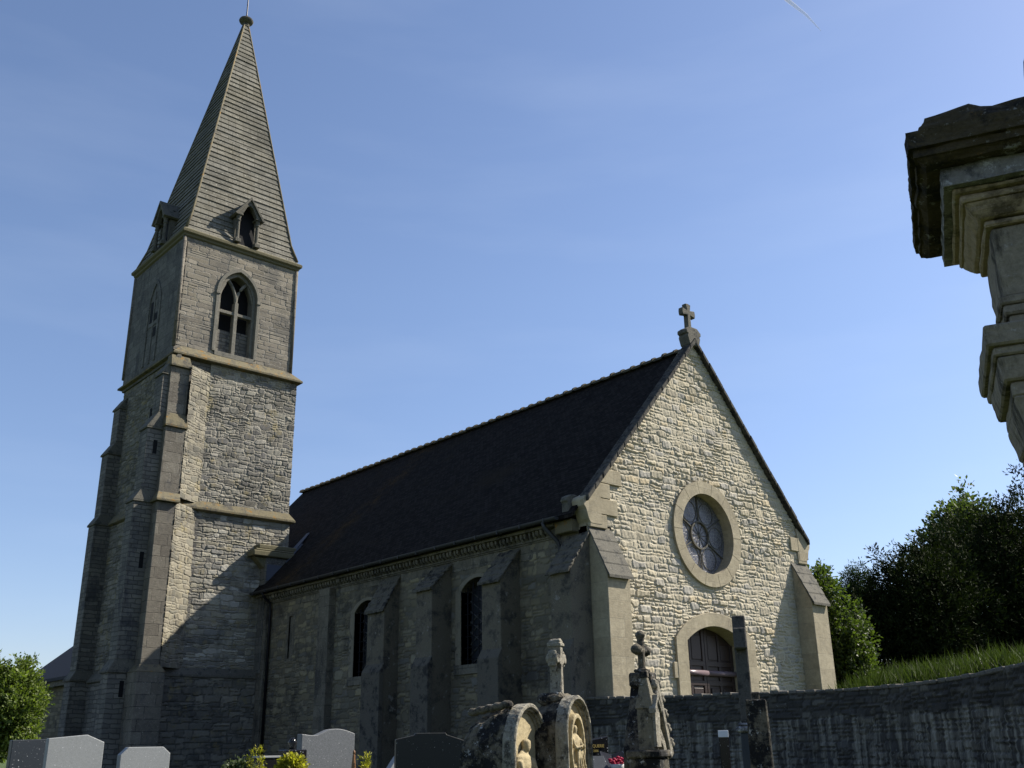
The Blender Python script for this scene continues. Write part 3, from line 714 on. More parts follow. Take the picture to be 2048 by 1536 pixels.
# dressed strips and patches of smoother stone in the rubble
for (y0, y1, z0, z1) in ((.72, 1.2, 3.55, 4.33), (1.25, 2.5, 3.9, 4.33), (3.35, 5.4, 4.0, 4.33), (6.25, 7.9, 4.05, 4.32), (12.25, 14.1, 4.08, 4.32), (8.9, 11.5, 4.12, 4.33)):
    tt.box(-.022, y0, z0, .02, y1, z1)
part(tt, 'dressed_course', M['render'], bevel=.008, parent=nave)
for y0, y1, z0, zs in wins:
    w = MB(); cy, hw = (y0+y1)/2, (y1-y0)/2
    w.ring(seg_arch(cy, hw+.24, z0, zs+.02, .40), seg_arch(cy, hw, z0, zs, .32), 'x', -.028, .42, closed=False)
    wf = part(w, 'window', M['jamb'], bevel=.008)
    part(MB().box(-.07, y0-.26, z0-.26, .42, y1+.26, z0-.002), 'sill', M['render'], bevel=.012, parent=wf)
    part(MB().prism(seg_arch(cy, hw-.002, z0, zs, .32), 'x', .36, .40), 'window_pane', M['leaded'], parent=wf)
    gr = MB(); lt = MB()
    for k in range(6):
        y = y0+(y1-y0)*(k+.5)/6; h = zs+.32-.3*((y-cy)/hw)**2
        gr.tube([(.14, y, z0), (.14, y, h)], .016, 6)
    for k in range(7):
        z = z0+.15+.3*k
        gr.tube([(.13, y0, z), (.13, y1, z)], .014, 6)
    for k in range(-4, 9):                                # lattice of the inner leadwork
        for sg in (1, -1):
            pts = []
            for t in (0, 1):
                yy = y0+(y1-y0)*t; zz = z0+.28*k+(.9*t if sg > 0 else .9*(1-t)); pts.append((.33, yy, zz))
            if min(pts[0][2], pts[1][2]) > z0-.05 and max(pts[0][2], pts[1][2]) < zs+.1: lt.tube(pts, .014, 4)
    part(lt, 'lattice', M['lattice'], parent=wf)
    part(gr, 'grille', M['iron'], parent=wf)
sw = MB().ring([(14.12, 2.2), (14.12, 3.85), (14.68, 3.85), (14.68, 2.2)], [(14.25, 2.3), (14.25, 3.72), (14.55, 3.72), (14.55, 2.3)], 'x', -.02, .18)
sw.box(.045, 14.25, 2.3, .07, 14.55, 3.72)
part(sw, 'slit_window', M['render'])

# corbelled eaves
co = MB(); co.box(-.06, .95, 4.30, .1, 16.55, 4.34); co.box(-.30, .95, 4.56, .1, 16.55, 4.64)
co.box(-.10, .95, 4.34, .1, 16.55, 4.56)
rc = random.Random(5); y = 1.25
while y < 16.3:
    wdt = rc.uniform(.07, .105); dpt = rc.uniform(.10, .14)
    co.prism([(-.10, 4.36+rc.uniform(0, .02)), (-.10-dpt, 4.44), (-.12-dpt, 4.56), (-.10, 4.56)], 'y', y, y+wdt)
    y += rc.uniform(.15, .175)
part(co, 'corbel_table', M['render'], bevel=.01)
eb = MB().box(-.26, .34, 4.34, .05, .95, 4.66); part(eb, 'eaves_block', M['string'], bevel=.02)

# roof
HE, HR, XE = 4.72, 10.36, -.42
YR0, YR1 = .15, 22.5
rf = MB()
slope = (HR-HE)/(WD/2-XE)
for sg in (0, 1):
    fx = (lambda x: x) if not sg else (lambda x: WD-x)
    n = 40; prev = None
    # the slope is cut by the tower at the far end
    y_end = 16.62 if not sg else YR1
    def strip(x0, x1, ya, yb, off=0):
        z0, z1 = HE+(x0-XE)*slope, HE+(x1-XE)*slope
        rf.hexa([(fx(x0), ya, z0-.08), (fx(x1), ya, z1-.08), (fx(x1), yb, z1-.08), (fx(x0), yb, z0-.08)],
                [(fx(x0), ya, z0+.02), (fx(x1), ya, z1+.02), (fx(x1), yb, z1+.02), (fx(x0), yb, z0+.02)])
    if not sg:
        strip(XE, .97, YR0, 16.64); strip(.972, WD/2, YR0, YR1)
    else:
        strip(XE, WD/2, YR0, YR1)
roof = part(rf, 'roof', M['roof'])
rg = MB(); y = YR0+.05; rr_ = random.Random(8)
while y < YR1-.3:
    L = .42; dz = rr_.uniform(-.012, .012)
    pr = [(WD/2+.14*math.cos(a), HR-.01+dz+.13*math.sin(a)) for a in [math.pi*i/8 for i in range(9)]]
    rg.prism(pr, 'y', y, y+L)
    pr = [(WD/2+.18*math.cos(a), HR-.01+dz+.17*math.sin(a)) for a in [math.pi*i/8 for i in range(9)]]
    rg.prism(pr, 'y', y+L-.08, y+L)
    y += L+.01
part(rg, 'ridge_tiles', M['ridge'], parent=roof)
gt = MB(); nseg = 40
for i in range(1):
    pr = [(-.49+.085*math.cos(R(180+18*k)), 4.715+.085*math.sin(R(180+18*k))) for k in range(11)]
    gt.prism(pr, 'y', .62, 16.55)
    for y in np.arange(1, 16.5, .9): gt.box(-.585, y, 4.62, -.39, y+.03, 4.725)
part(gt, 'gutter', M['zinc'], parent=roof)
part(MB().tube([(-.49, 15.75, 4.66), (-.40, 15.75, 4.5), (-.12, 15.78, 4.28), (-.10, 15.78, 4.0), (-.10, 15.78, ZG)], .05, 10), 'downpipe', M['iron'], smooth=True)
part(MB().tube([(-.49, 1.12, 4.66), (-.46, 1.1, 4.52), (-.16, .95, 4.18), (-.10, .93, 4.0), (-.10, .93, 3.55)], .055, 10), 'downpipe', M['zinc'], smooth=True)
fl = MB()
fl.hexa([(.6, 16.1, 5.86), (1.3, 16.2, 6.62), (1.3, 16.7, 6.62), (.6, 16.7, 5.86)], [(.6, 16.1, 5.9), (1.3, 16.2, 6.67), (1.3, 16.7, 6.67), (.6, 16.7, 5.9)])
fl.hexa([(.93, 16.2, 6.26), (1.7, 16.45, 7.13), (1.7, 16.66, 7.13), (.93, 16.66, 6.26)], [(.93, 16.2, 6.3), (1.7, 16.45, 7.18), (1.7, 16.66, 7.18), (.93, 16.66, 6.3)])
part(fl, 'lead_flashing', M['lead'], parent=roof)

# ------------------------------------------------------------------ bell tower
TX0, TX1, TY0, TY1 = -4.15, .93, 16.65, 21.75
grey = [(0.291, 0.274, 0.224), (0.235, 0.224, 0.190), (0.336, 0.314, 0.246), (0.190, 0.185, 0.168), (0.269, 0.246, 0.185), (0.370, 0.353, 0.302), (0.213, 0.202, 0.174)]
greyd = [(0.201, 0.189, 0.159), (0.153, 0.147, 0.130), (0.248, 0.236, 0.195), (0.177, 0.165, 0.136), (0.283, 0.266, 0.224), (0.142, 0.136, 0.124)]
warm = [(0.230, 0.212, 0.157), (0.204, 0.187, 0.145), (0.255, 0.234, 0.178), (0.178, 0.170, 0.136), (0.221, 0.200, 0.149)]
ashl = [(0.236, 0.210, 0.166), (0.200, 0.178, 0.143), (0.263, 0.235, 0.189), (0.184, 0.165, 0.133), (0.226, 0.198, 0.152)]
yes = lambda x, y: np.ones(len(x), bool)
sheets = []
# lit front face: lower stage, middle stage
sheets.append(relief((-2.82, TY0, 2.0), (1, 0, 0), (0, -1, 0), TX1+2.82, 5.5, yes, ch=.15, cw=.36, relief_h=.03, palette=grey, mortar=(.24, .22, .18), seed=21, jy=.25, jx=.4, m0=.03, m1=.16, drop=.1))
sheets.append(relief((-2.75, TY0+.03, 7.72), (1, 0, 0), (0, -1, 0), TX1-.04+2.75, 5.5, yes, ch=.14, cw=.26, relief_h=.034, palette=greyd, mortar=(.28, .26, .21), seed=22, jy=.38, jx=.5, m0=.03, m1=.22, drop=.14, tilt=.4, big=70, flush=.5))
# splayed flanks of the corner buttress
def splay(x0, y0, x1, y1, z0, z1, seed, pal):
    L = math.hypot(x1-x0, y1-y0); d = ((x1-x0)/L, (y1-y0)/L, 0)
    return relief((x0, y0, z0), d, (d[1], -d[0], 0), L, z1-z0, yes, ch=.15, cw=.26, relief_h=.024, palette=pal, mortar=(.25, .23, .18), seed=seed, jy=.35, jx=.5, m0=.03, m1=.18)
sheets.append(splay(-3.86, 16.0, -2.80, TY0, 2.0, 7.5, 23, warm))
sheets.append(splay(-3.66, 16.25, -2.74, TY0+.03, 7.72, 12.7, 24, warm))
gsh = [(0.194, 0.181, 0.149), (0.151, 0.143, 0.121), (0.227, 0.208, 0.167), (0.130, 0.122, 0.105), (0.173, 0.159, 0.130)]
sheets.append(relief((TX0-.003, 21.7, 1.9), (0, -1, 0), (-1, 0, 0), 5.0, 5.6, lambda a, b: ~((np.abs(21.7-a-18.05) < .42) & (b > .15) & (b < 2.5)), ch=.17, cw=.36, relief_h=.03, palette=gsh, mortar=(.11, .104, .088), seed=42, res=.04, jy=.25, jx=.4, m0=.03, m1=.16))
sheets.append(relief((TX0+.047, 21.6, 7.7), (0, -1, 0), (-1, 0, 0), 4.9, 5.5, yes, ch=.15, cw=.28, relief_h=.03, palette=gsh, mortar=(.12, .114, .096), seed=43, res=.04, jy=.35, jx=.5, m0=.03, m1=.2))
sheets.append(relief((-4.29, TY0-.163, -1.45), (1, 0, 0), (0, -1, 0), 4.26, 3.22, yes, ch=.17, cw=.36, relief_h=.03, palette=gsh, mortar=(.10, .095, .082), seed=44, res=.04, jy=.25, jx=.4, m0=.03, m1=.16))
NS = len(sheets)
# belfry front, with the window left open
BX0, BX1, BY0, BY1, BZ0, BZ1 = -4.18, .68, 16.87, 21.7, 13.4, 18.15
bwk = [(p[0]*1.0, p[1]) for p in point_arch(-1.80, .84, 13.7, 16.2, 1.14)]
sheets.append(relief((BX0, BY0, BZ0), (1, 0, 0), (0, -1, 0), BX1-BX0, BZ1-BZ0, lambda x, y: ~inpoly(x+BX0, y+BZ0, bwk), ch=.20, cw=.55, relief_h=.011, palette=ashl,
              mortar=(.16, .155, .14), seed=25, jy=.04, jx=.05, m0=.02, m1=.09, drop=.12, warp=.012, vary=(.6, 1.3), tilt=1.2))
ex = MB()
ex.box(TX0, TY0+.05, ZG, TX1, TY1, 7.6)                       # lower body
ex.box(TX0+.05, TY0+.08, 7.6, TX1-.04, TY1-.1, 13.2)          # middle body
ex.box(TX0-.14, TY0-.16, ZG, -.02, TY1+.1, 1.8)               # plinth
ex.box(TX0-.01, TY0-.02, 1.8, -2.7, TY0+.1, 7.5)
# belfry: back, sides, left side with its own blind window
ex.prism([(BX0, BY0+.03), (BX1, BY0+.03), (BX1, BY1), (BX0, BY1)], 'z', BZ0-.4, BZ1+.1, 1, caps=(True, True))
ex.m[-6:] = [1]*6
# cut the front of that prism open: replace by a frame round the window
fi = len(ex.f)-6
ex.f.pop(fi); ex.m.pop(fi)
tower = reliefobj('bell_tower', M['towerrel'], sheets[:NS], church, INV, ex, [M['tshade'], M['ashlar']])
tb = reliefobj('belfry_facing', M['belfrel'], sheets[NS:], tower, None)
# string courses and cornice
def string(x0, y0, x1, y1, z0, z1, out, inn, lip=.07):
    b = MB()
    lo = [(x0-out, y0-out), (x1+out, y0-out), (x1+out, y1+out), (x0-out, y1+out)]
    hi = [(x0-inn, y0-inn), (x1+inn, y0-inn), (x1+inn, y1+inn), (x0-inn, y1+inn)]
    b.hexa([(*p, z0-.08) for p in hi], [(*p, z0) for p in lo]); b.hexa([(*p, z0) for p in lo], [(*p, z0+lip) for p in lo]); b.hexa([(*p, z0+lip) for p in lo], [(*p, z1) for p in hi])
    return b
s1 = string(TX0+.05, TY0+.03, TX1-.1, TY1-.1, 13.12, 13.62, .22, -.2); part(s1, 'string_course', M['string'], parent=tower, bevel=.01)
s1 = string(TX0+.05, TY0+.03, TX1-.04, TY1-.05, 7.48, 7.85, .2, .0); part(s1, 'string_course', M['string'], parent=tower, bevel=.01)
s1 = string(TX0-.02, TY0-.02, -.05, TY1, 1.74, 2.05, .2, .02); part(s1, 'string_course', M['cap'], parent=tower, bevel=.01)
s1 = MB(); k = [(0, 18.1), (.07, 18.14), (.09, 18.22), (.16, 18.27), (.17, 18.38), (.08, 18.46)]
for (o0, z0), (o1, z1) in zip(k[:-1], k[1:]):
    f4 = lambda o, z: [(BX0-o, BY0-o, z), (BX1+o, BY0-o, z), (BX1+o, BY1+o, z), (BX0-o, BY1+o, z)]
    s1.hexa(f4(o0, z0), f4(o1, z1))
part(s1, 'cornice', M['cornice'], parent=tower, bevel=.008)
# roll mouldings on the belfry corners
for x, y in ((BX0, BY0), (BX1, BY0), (BX0, BY1)):
    part(MB().tube([(x, y, 13.55), (x, y, 18.1)], .07, 10), 'corner_roll', M['butt'], parent=tower, smooth=True)
gl = MB().box(BX0+.10, BY0-.012, 13.6, BX0+.125, BY0+.02, 17.9); part(gl, 'painted_shadow_line', M['black'], parent=tower)  # black strip painting the shadow line beside the corner roll
# tower buttresses
def tbut(steps, axis):
    b = MB(); c = MB()
    for st in steps: (b if st[0] == 'b' else c).hexa(*st[1:])
    o = part(b, 'buttress', M['butt'], parent=tower, bevel=.012)
    return o
def rect(x0, y0, x1, y1, z): return [(x0, y0, z), (x1, y0, z), (x1, y1, z), (x0, y1, z)]
A = MB()
A.hexa(rect(-4.72, 15.62, -3.80, 16.9, ZG), rect(-4.72, 15.62, -3.80, 16.9, 1.80))
A.hexa(rect(-4.50, 16.0, -3.86, 16.8, 2.0), rect(-4.50, 16.0, -3.86, 16.8, 7.45))
A.hexa(rect(-4.42, 16.25, -3.66, 16.8, 7.75), rect(-4.40, 16.25, -3.66, 16.8, 10.22))
A.hexa(rect(-4.38, 16.38, -3.66, 16.8, 10.5), rect(-4.38, 16.38, -3.66, 16.8, 12.55))
part(A, 'buttress', M['butt'], parent=tower, bevel=.014)
for lst in ([(rect(-4.74, 15.6, -3.78, 16.8, 1.80), rect(-4.52, 15.98, -3.84, 16.8, 2.06))],
            [(rect(-4.60, 15.86, -3.76, 16.8, 7.45), rect(-4.60, 15.86, -3.76, 16.8, 7.52)), (rect(-4.60, 15.86, -3.76, 16.8, 7.52), rect(-4.42, 16.24, -3.64, 16.8, 7.86))],
            [(rect(-4.45, 16.17, -3.60, 16.8, 10.22), rect(-4.45, 16.17, -3.60, 16.8, 10.28)), (rect(-4.45, 16.17, -3.60, 16.8, 10.28), rect(-4.38, 16.37, -3.64, 16.8, 10.78))],
            [(rect(-4.42, 16.28, -3.62, 16.8, 12.55), rect(-4.42, 16.28, -3.62, 16.8, 12.6)), (rect(-4.42, 16.28, -3.62, 16.8, 12.6), rect(-4.36, 16.5, -3.66, 16.8, 13.05))]):
    Ac = MB()
    for lo, hi in lst: Ac.hexa(lo, hi)
    part(Ac, 'weathering', M['string'], parent=tower, bevel=.012)
def left_but(y0, y1, xs, zs):
    b = MB(); z0 = ZG
    for k, (x, z) in enumerate(zip(xs, zs)):
        b.hexa(rect(x, y0, TX0+.15, y1, z0), rect(x, y0, TX0+.15, y1, z))
        xn = xs[k+1] if k+1 < len(xs) else TX0+.0
        dz = (xn-x)*1.6+.08; c = MB()
        c.hexa(rect(x-.05, y0-.05, TX0+.15, y1+.05, z), rect(x-.05, y0-.05, TX0+.15, y1+.05, z+.06))
        c.hexa(rect(x-.05, y0-.05, TX0+.15, y1+.05, z+.06), rect(xn, y0, TX0+.15, y1, z+.06+dz))
        part(c, 'weathering', M['cap'], parent=tower, bevel=.012)
        z0 = z+.06+dz
    part(b, 'buttress', M['tshade'], parent=tower, bevel=.014)
left_but(16.46, 17.1, [-5.32, -5.14, -4.95, -4.62], [1.80, 7.45, 10.1, 12.2])
left_but(21.12, 21.75, [-4.92, -4.78, -4.62, -4.38], [1.80, 7.45, 10.25, 12.15])
for (x0, y0, z0, x1, y1, z1) in [(x-.07, y-.002, z, x+.07, y+.1, z+h) for x, y, z, h in ((-4.66, 16.455, 5.2, .55), (-4.62, 16.455, 9.2, .5), (-4.85, 16.455, 1.05, .5))]+[
        (TX0-.005, 18.4, 10.6, TX0+.3, 18.55, 11.5), (TX0-.005, 18.45, 9.4, TX0+.3, 18.57, 10.1)]:
    part(MB().box(x0, y0, z0, x1, y1, z1), 'slit_window', M['black'], parent=tower)
lw = MB(); pa = point_arch(18.05, .36, 2.15, 3.95, .5)
lw.ring(point_arch(18.05, .47, 2.1, 3.95, .62), pa, 'x', TX0-.10, TX0+.1, closed=False)
lwo = part(lw, 'lancet_frame', M['ashlar'], parent=tower)
part(MB().prism(pa, 'x', TX0-.03, TX0+.02), 'lancet_pane', M['black'], parent=tower)
# belfry windows
def belfry_window(axis_front):
    w = MB(); bo = point_arch(-1.80, .93, 13.72, 16.2, 1.25); bi = point_arch(-1.80, .80, 13.72, 16.2, 1.08)
    w.ring(bo, bi, 'y', BY0-.055, BY0+.12, closed=False)
    bi2 = point_arch(-1.80, .68, 13.72, 16.2, .93)
    w.ring(bi, bi2, 'y', BY0+.10, BY0+.55, closed=False)
    w.box(-2.62, BY0-.07, 13.55, -.98, BY0+.55, 13.74)
    for s in (-1, 1): w.box(-1.80+s*.86-.09, BY0-.09, 16.1, -1.80+s*.86+.09, BY0+.05, 16.22)
    wo = part(w, 'belfry_window', M['dress'], bevel=.01)
    t = MB(); cx = -1.80
    t.hexa(rect(cx-.075, BY0+.10, cx+.075, BY0+.36, 13.74), rect(cx-.075, BY0+.10, cx+.075, BY0+.36, 16.0))
    t.box(cx-.70, BY0+.14, 15.45, cx+.70, BY0+.32, 15.58)
    for s in (-1, 1):     # Y tracery
        pts = []
        for i in range(9):
            a = i/8*R(58); rad = 1.30
            pts.append((cx+s*(rad-rad*math.cos(a)), BY0+.22, 16.0+rad*math.sin(a)))
        t.tube(pts, .07, 6)
        t.prism([(cx+s*.72, 15.95), (cx+s*.60, 16.4), (cx+s*.42, 16.85), (cx+s*.50, 16.9), (cx+s*.74, 16.5)], 'y', BY0+.16, BY0+.3)
    part(t, 'tracery', M['dress'], parent=wo, bevel=.012)
    inf = MB(); inf.box(cx-.68, BY0+.28, 13.74, cx-.06, BY0+.48, 14.78); inf.box(cx+.06, BY0+.34, 13.74, cx+.68, BY0+.5, 14.86)
    part(inf, 'infill', M['tshade'], parent=wo, bevel=.01)
    part(MB().prism(point_arch(cx, .79, 13.6, 16.2, 1.06), 'y', BY0+.56, BY0+.6), 'dark_interior', M['black'], parent=wo)
belfry_window(0)
w = MB(); cy = 19.2; bo = point_arch(cy, .62, 13.5, 15.9, 1.25); bi = point_arch(cy, .48, 13.5, 15.9, 1.05)
w.ring(bo, bi, 'x', BX0-.045, BX0+.05, closed=False)
wo = part(w, 'belfry_window', M['ashlar'], bevel=.01)
t = MB(); t.box(BX0-.025, cy-.055, 13.5, BX0+.02, cy+.055, 16.6); t.box(BX0-.02, cy-.48, 15.1, BX0+.02, cy+.48, 15.25)
part(t, 'tracery', M['ashlar'], parent=wo)
t = MB(); t.box(BX0-.006, cy-.38, 15.3, BX0+.02, cy-.08, 15.6); t.box(BX0-.006, cy-.44, 14.6, BX0+.02, cy-.1, 15.0); t.box(BX0-.006, cy+.08, 15.3, BX0+.02, cy+.38, 16.2)
part(t, 'dark_interior', M['black'], parent=wo)
# block with moulded coping where tower and nave meet
cb = MB(); cb.box(-.16, 16.22, 1.9, .98, 16.7, 6.0)
blk = part(cb, 'corner_block', M['ashlar'], bevel=.015)
cb = MB(); cb.box(-.72, 16.12, 6.02, 1.1, 16.72, 6.22); cb.box(-.62, 16.17, 6.22, 1.1, 16.72, 6.30); cb.box(-.48, 16.22, 6.30, 1.05, 16.72, 6.47)
cb.prism([(-.6, 6.02), (-.16, 5.6), (-.1, 6.02)], 'y', 16.3, 16.7)
o = part(cb, 'block_coping', M['cornice'], bevel=.03, parent=blk)
part(MB().box(-.12, 16.205, 5.15, .7, 16.23, 5.75), 'lead_sheet', M['lead'], parent=blk)

# ------------------------------------------------------------------ spire of overlapping stone courses
sp = MB(); AX, AY, AZ = -1.46, 19.25, 31.5
Z0 = 18.46; cx0, cy0 = (BX0+BX1)/2, (BY0+BY1)/2; hx, hy = (BX1-BX0)/2, (BY1-BY0)/2
def sq(z, extra=0):
    t = (z-Z0)/(AZ-Z0)
    fl = .10*max(0, 1-(z-Z0)/.9)**2
    cx, cy = cx0+(AX-cx0)*t, cy0+(AY-cy0)*t; a, b = (hx-.10)*(1-t)+extra+fl, (hy-.10)*(1-t)+extra+fl
    return [(cx-a, cy-b, z), (cx+a, cy-b, z), (cx+a, cy+b, z), (cx-a, cy+b, z)]
rows = 50; rs_ = random.Random(3); z = Z0
for i in range(rows):
    zn = Z0+(AZ-.25-Z0)*((i+1)/rows)
    e = .040+rs_.uniform(-.012, .012)
    sp.hexa(sq(z, e), sq(zn+.0, .004)); z = zn
spire = part(sp, 'spire', M['spire'])
hp = MB()
for k in range(4):                               # rolls on the hips
    hp.tube([sq(Z0+.1, .03)[k], sq(Z0+.9, .02)[k], sq(AZ-.4, .015)[k]], .06, 8, r1=.035)
part(hp, 'hip_roll', M['string'], parent=spire, smooth=True)
fz = AZ-.42
part(MB().lathe([(.12, -.05), (.16, .02), (.12, .07), (.18, .1), (.30, .17), (.33, .24), (.30, .31), (.2, .38), (.08, .44), (.05, .55)], 20, (AX, AY, fz)), 'finial', M['darkcap'], parent=spire, smooth=True)
v = MB(); v.tube([(AX, AY, fz+.4), (AX, AY, fz+3.2)], .035, 8, r1=.02)
v.tube([(AX-.45, AY, fz+2.0), (AX+.45, AY, fz+2.0)], .025, 6)
for s in (-1, 1): v.lathe([(.0, -.06), (.06, 0), (.0, .06)], 8, (AX+s*.47, AY, fz+2.0))
part(v, 'iron_cross', M['iron'], parent=spire)
wc = MB(); wc.prism([(-.05, 0), (.2, .02), (.32, .2), (.42, .3), (.38, .42), (.28, .45), (.2, .32), (.0, .22), (-.2, .3), (-.38, .55), (-.5, .5), (-.45, .25), (-.25, .05)], 'y', -.015, .015)
wc.v = [(AX+a, AY+b, fz+3.2+c) for a, b, c in wc.v]
part(wc, 'weathercock', M['iron'], parent=spire)
def lucarne(face):
    # a small gabled opening carried by two colonnettes
    b = MB(); d = MB(); cx, y0 = -1.70, 16.66
    hw, zb, ze, za = .42, 18.5, 19.78, 20.62
    yb = y0+1.0
    for s in (-1, 1):
        b.box(cx+s*hw-.12, y0-.02, zb, cx+s*hw+.12, y0+.24, zb+.16)
        b.lathe([(.10, .16), (.075, .24), (.068, .95), (.10, 1.0), (.075, 1.05), (.11, 1.22)], 12, (cx+s*hw, y0+.11, zb))
        b.box(cx+s*hw-.13, y0-.02, ze-.06, cx+s*hw+.13, yb, ze+.02)
        # side wall behind the colonnette
        b.box(cx+s*hw-.06, y0+.26, zb, cx+s*hw+.06, yb, ze-.06)
    hd = [(cx-hw-.16, ze), (cx, za), (cx+hw+.16, ze)]
    head = [(cx-hw-.14, ze+.02), (cx, za-.06), (cx+hw+.14, ze+.02), (cx+hw-.12, ze+.02), (cx+.14, za-.46), (cx, za-.36), (cx-.14, za-.46), (cx-hw+.12, ze+.02)]
    b.prism(head, 'y', y0, y0+.2)
    for s in (-1, 1):
        b.prism([(cx+s*(hw+.24), ze-.05), (cx, za+.03), (cx, za-.1), (cx+s*(hw+.14), ze-.1)], 'y', y0-.07, yb+.35)
    d.hexa(rect(cx-hw+.06, y0+.20, cx+hw-.06, y0+.28, zb), [(cx-hw+.06, y0+.40, za-.42), (cx+hw-.06, y0+.40, za-.42), (cx+hw-.06, y0+.48, za-.42), (cx-hw+.06, y0+.48, za-.42)])
    for q in (b, d):
        if face == 'x': q.v = [(cx0-(y-cy0)*-1, cy0-(x-cx0), z) if False else (cx0+(y-cy0)*hx/hy, cy0-(x-cx0), z) for x, y, z in q.v]
    o = part(b, 'lucarne', M['cap'], parent=spire, bevel=.01)
    part(d, 'lucarne_opening', M['black'], parent=spire)
lucarne('y'); lucarne('x')

# ------------------------------------------------------------------ chancel beyond the tower
ch = MB(); ch.prism([(-1.95, ZG), (-1.95, 2.55), (3.6, 7.1), (9.2, 2.5), (9.2, ZG)], 'y', 21.9, 35.8)
ch.box(-2.2, 34.9, ZG, -1.9, 35.9, 2.5); ch.box(-2.15, 27.5, ZG, -1.9, 28.2, 2.4)
part(ch, 'chancel_wall', M['nave'])
ch = MB()
for sg in (1, -1):
    fx = (lambda x: x) if sg > 0 else (lambda x: 7.2-x)
    ch.hexa([(fx(-2.35), 21.8, 2.42), (fx(3.6), 21.8, 7.3), (fx(3.6), 36.1, 7.3), (fx(-2.35), 36.1, 2.42)],
            [(fx(-2.35), 21.8, 2.56), (fx(3.6), 21.8, 7.44), (fx(3.6), 36.1, 7.44), (fx(-2.35), 36.1, 2.56)])
part(ch, 'chancel_roof', M['slate'])
part(MB().box(-2.25, 21.9, 2.2, -1.9, 35.9, 2.42), 'chancel_eaves', M['render'])

# ================================================================== retaining wall with the churchyard behind it
WP = [(-.32, .25, .40), (-.18, -.6, .38), (.2, -2.2, .35), (.42, -4.0, .33), (.35, -5.4, .30), (.05, -6.6, .28), (-.55, -7.8, .26), (-1.35, -8.95, .26), (-2.12, -9.98, .28), (-2.95, -11.0, .33), (-4.0, -12.3, .42), (-5.6, -14.0, .55), (-7.6, -15.8, .7), (-10, -17.5, .8)]
def resample(P, step):
    P = [Vector(p) for p in P]; out = []
    for i in range(len(P)-1):
        p0, p1, p2, p3 = P[max(i-1, 0)], P[i], P[i+1], P[min(i+2, len(P)-1)]
        n = max(1, int((p2-p1).length/step))
        for k in range(n):
            t = k/n; out.append(.5*((2*p1)+(p2-p0)*t+(2*p0-5*p1+4*p2-p3)*t*t+(3*p1-p0-3*p2+p3)*t**3))
    out.append(P[-1]); return out
WL = resample(WP, .22)
def wall_mesh():
    mb = MB(); tp = MB(); rs = random.Random(9); rows = 26; n = len(WL); fs = []; vs = []
    nrm = []
    for i in range(n):
        d = WL[min(i+1, n-1)]-WL[max(i-1, 0)]; d.z = 0; d.normalize(); nrm.append(Vector((d.y, -d.x, 0)))   # to the graveyard side
    for i, p in enumerate(WL):
        for k in range(rows+1):
            z = -2.4+(p.z-.06+2.4)*k/rows
            w = .012*math.sin(i*3.1+k*2.3)+rs.uniform(-.012, .012)
            batter = .10*(1-k/rows)
            off = -.03+batter
            vs.append((p.x+nrm[i].x*off, p.y+nrm[i].y*off, z))
        vs.append((p.x-nrm[i].x*.42, p.y-nrm[i].y*.42, p.z-.06)); vs.append((p.x-nrm[i].x*.42, p.y-nrm[i].y*.42, -2.4))
    m = rows+3
    for i in range(n-1):
        for k in range(m-1): fs.append((i*m+k, (i+1)*m+k, (i+1)*m+k+1, i*m+k+1))
    mb.raw(vs, fs); mb.f.append(tuple(range(m-1, -1, -1))); mb.m.append(0); mb.f.append(tuple((n-1)*m+k for k in range(m))); mb.m.append(0)
    for i in range(0, n-1):
        a, b = WL[i], WL[i+1]; h = rs.uniform(-.012, .015); na, nb = nrm[i], nrm[i+1]; o = .05+rs.uniform(-.015, .02)
        g_ = (b-a)*.03
        a2, b2 = a+g_, b-g_
        lo = [a2+na*o, b2+nb*o, b2-nb*.46, a2-na*.46]
        tp.hexa([(p.x, p.y, p.z-.062) for p in lo], [(p.x, p.y, p.z+h) for p in lo])
    arc_ = [0.]
    for i in range(1, n): arc_.append(arc_[-1]+math.hypot(WL[i].x-WL[i-1].x, WL[i].y-WL[i-1].y))
    arc_ = np.array(arc_); A3 = np.array([[p.x, p.y, p.z] for p in WL]); N3 = np.array([[q.x, q.y] for q in nrm])
    dk = [(.075, .07, .06), (.055, .052, .046), (.10, .094, .08), (.045, .043, .04), (.085, .078, .062), (.065, .063, .06)]
    P_, F_, C_ = relief((0, 0, 0), (1, 0, 0), (0, -1, 0), float(arc_[-1]), 2.75, lambda a, b: b-2.35 < np.interp(a, arc_, A3[:, 2])-.03, ch=.115, cw=.26, relief_h=.032, palette=dk,
                        mortar=(.04, .038, .034), seed=61, res=.035, jy=.3, jx=.6, m0=.03, m1=.22, drop=.1, vary=(.55, 1.6), tilt=.5)
    sx_, off, zz = P_[:, 0], -P_[:, 1], P_[:, 2]-2.35
    top_ = np.interp(sx_, arc_, A3[:, 2]); off = off+.015+.10*np.clip((top_-zz)/2.4, 0, 1)+.012*vnoise(sx_*.8, zz*.8, 62)
    PW = np.stack([np.interp(sx_, arc_, A3[:, 0])+np.interp(sx_, arc_, N3[:, 0])*off, np.interp(sx_, arc_, A3[:, 1])+np.interp(sx_, arc_, N3[:, 1])*off, zz], 1)
    root = empty('retaining_wall', 'dark curved stone retaining wall with thin coping, running from church corner to the right', 'wall', tuple(WL[0])[:2]+(-2.4,))
    iv = Matrix.Translation(-root.location)
    o = reliefobj('wall_body', M['wallrel'], [(PW, F_, C_)], root, iv, mb, [M['wall']])
    o2 = tp.build('coping', M['walltop'], root, inv=iv, bevel=.015)
    return nrm
WN = wall_mesh()

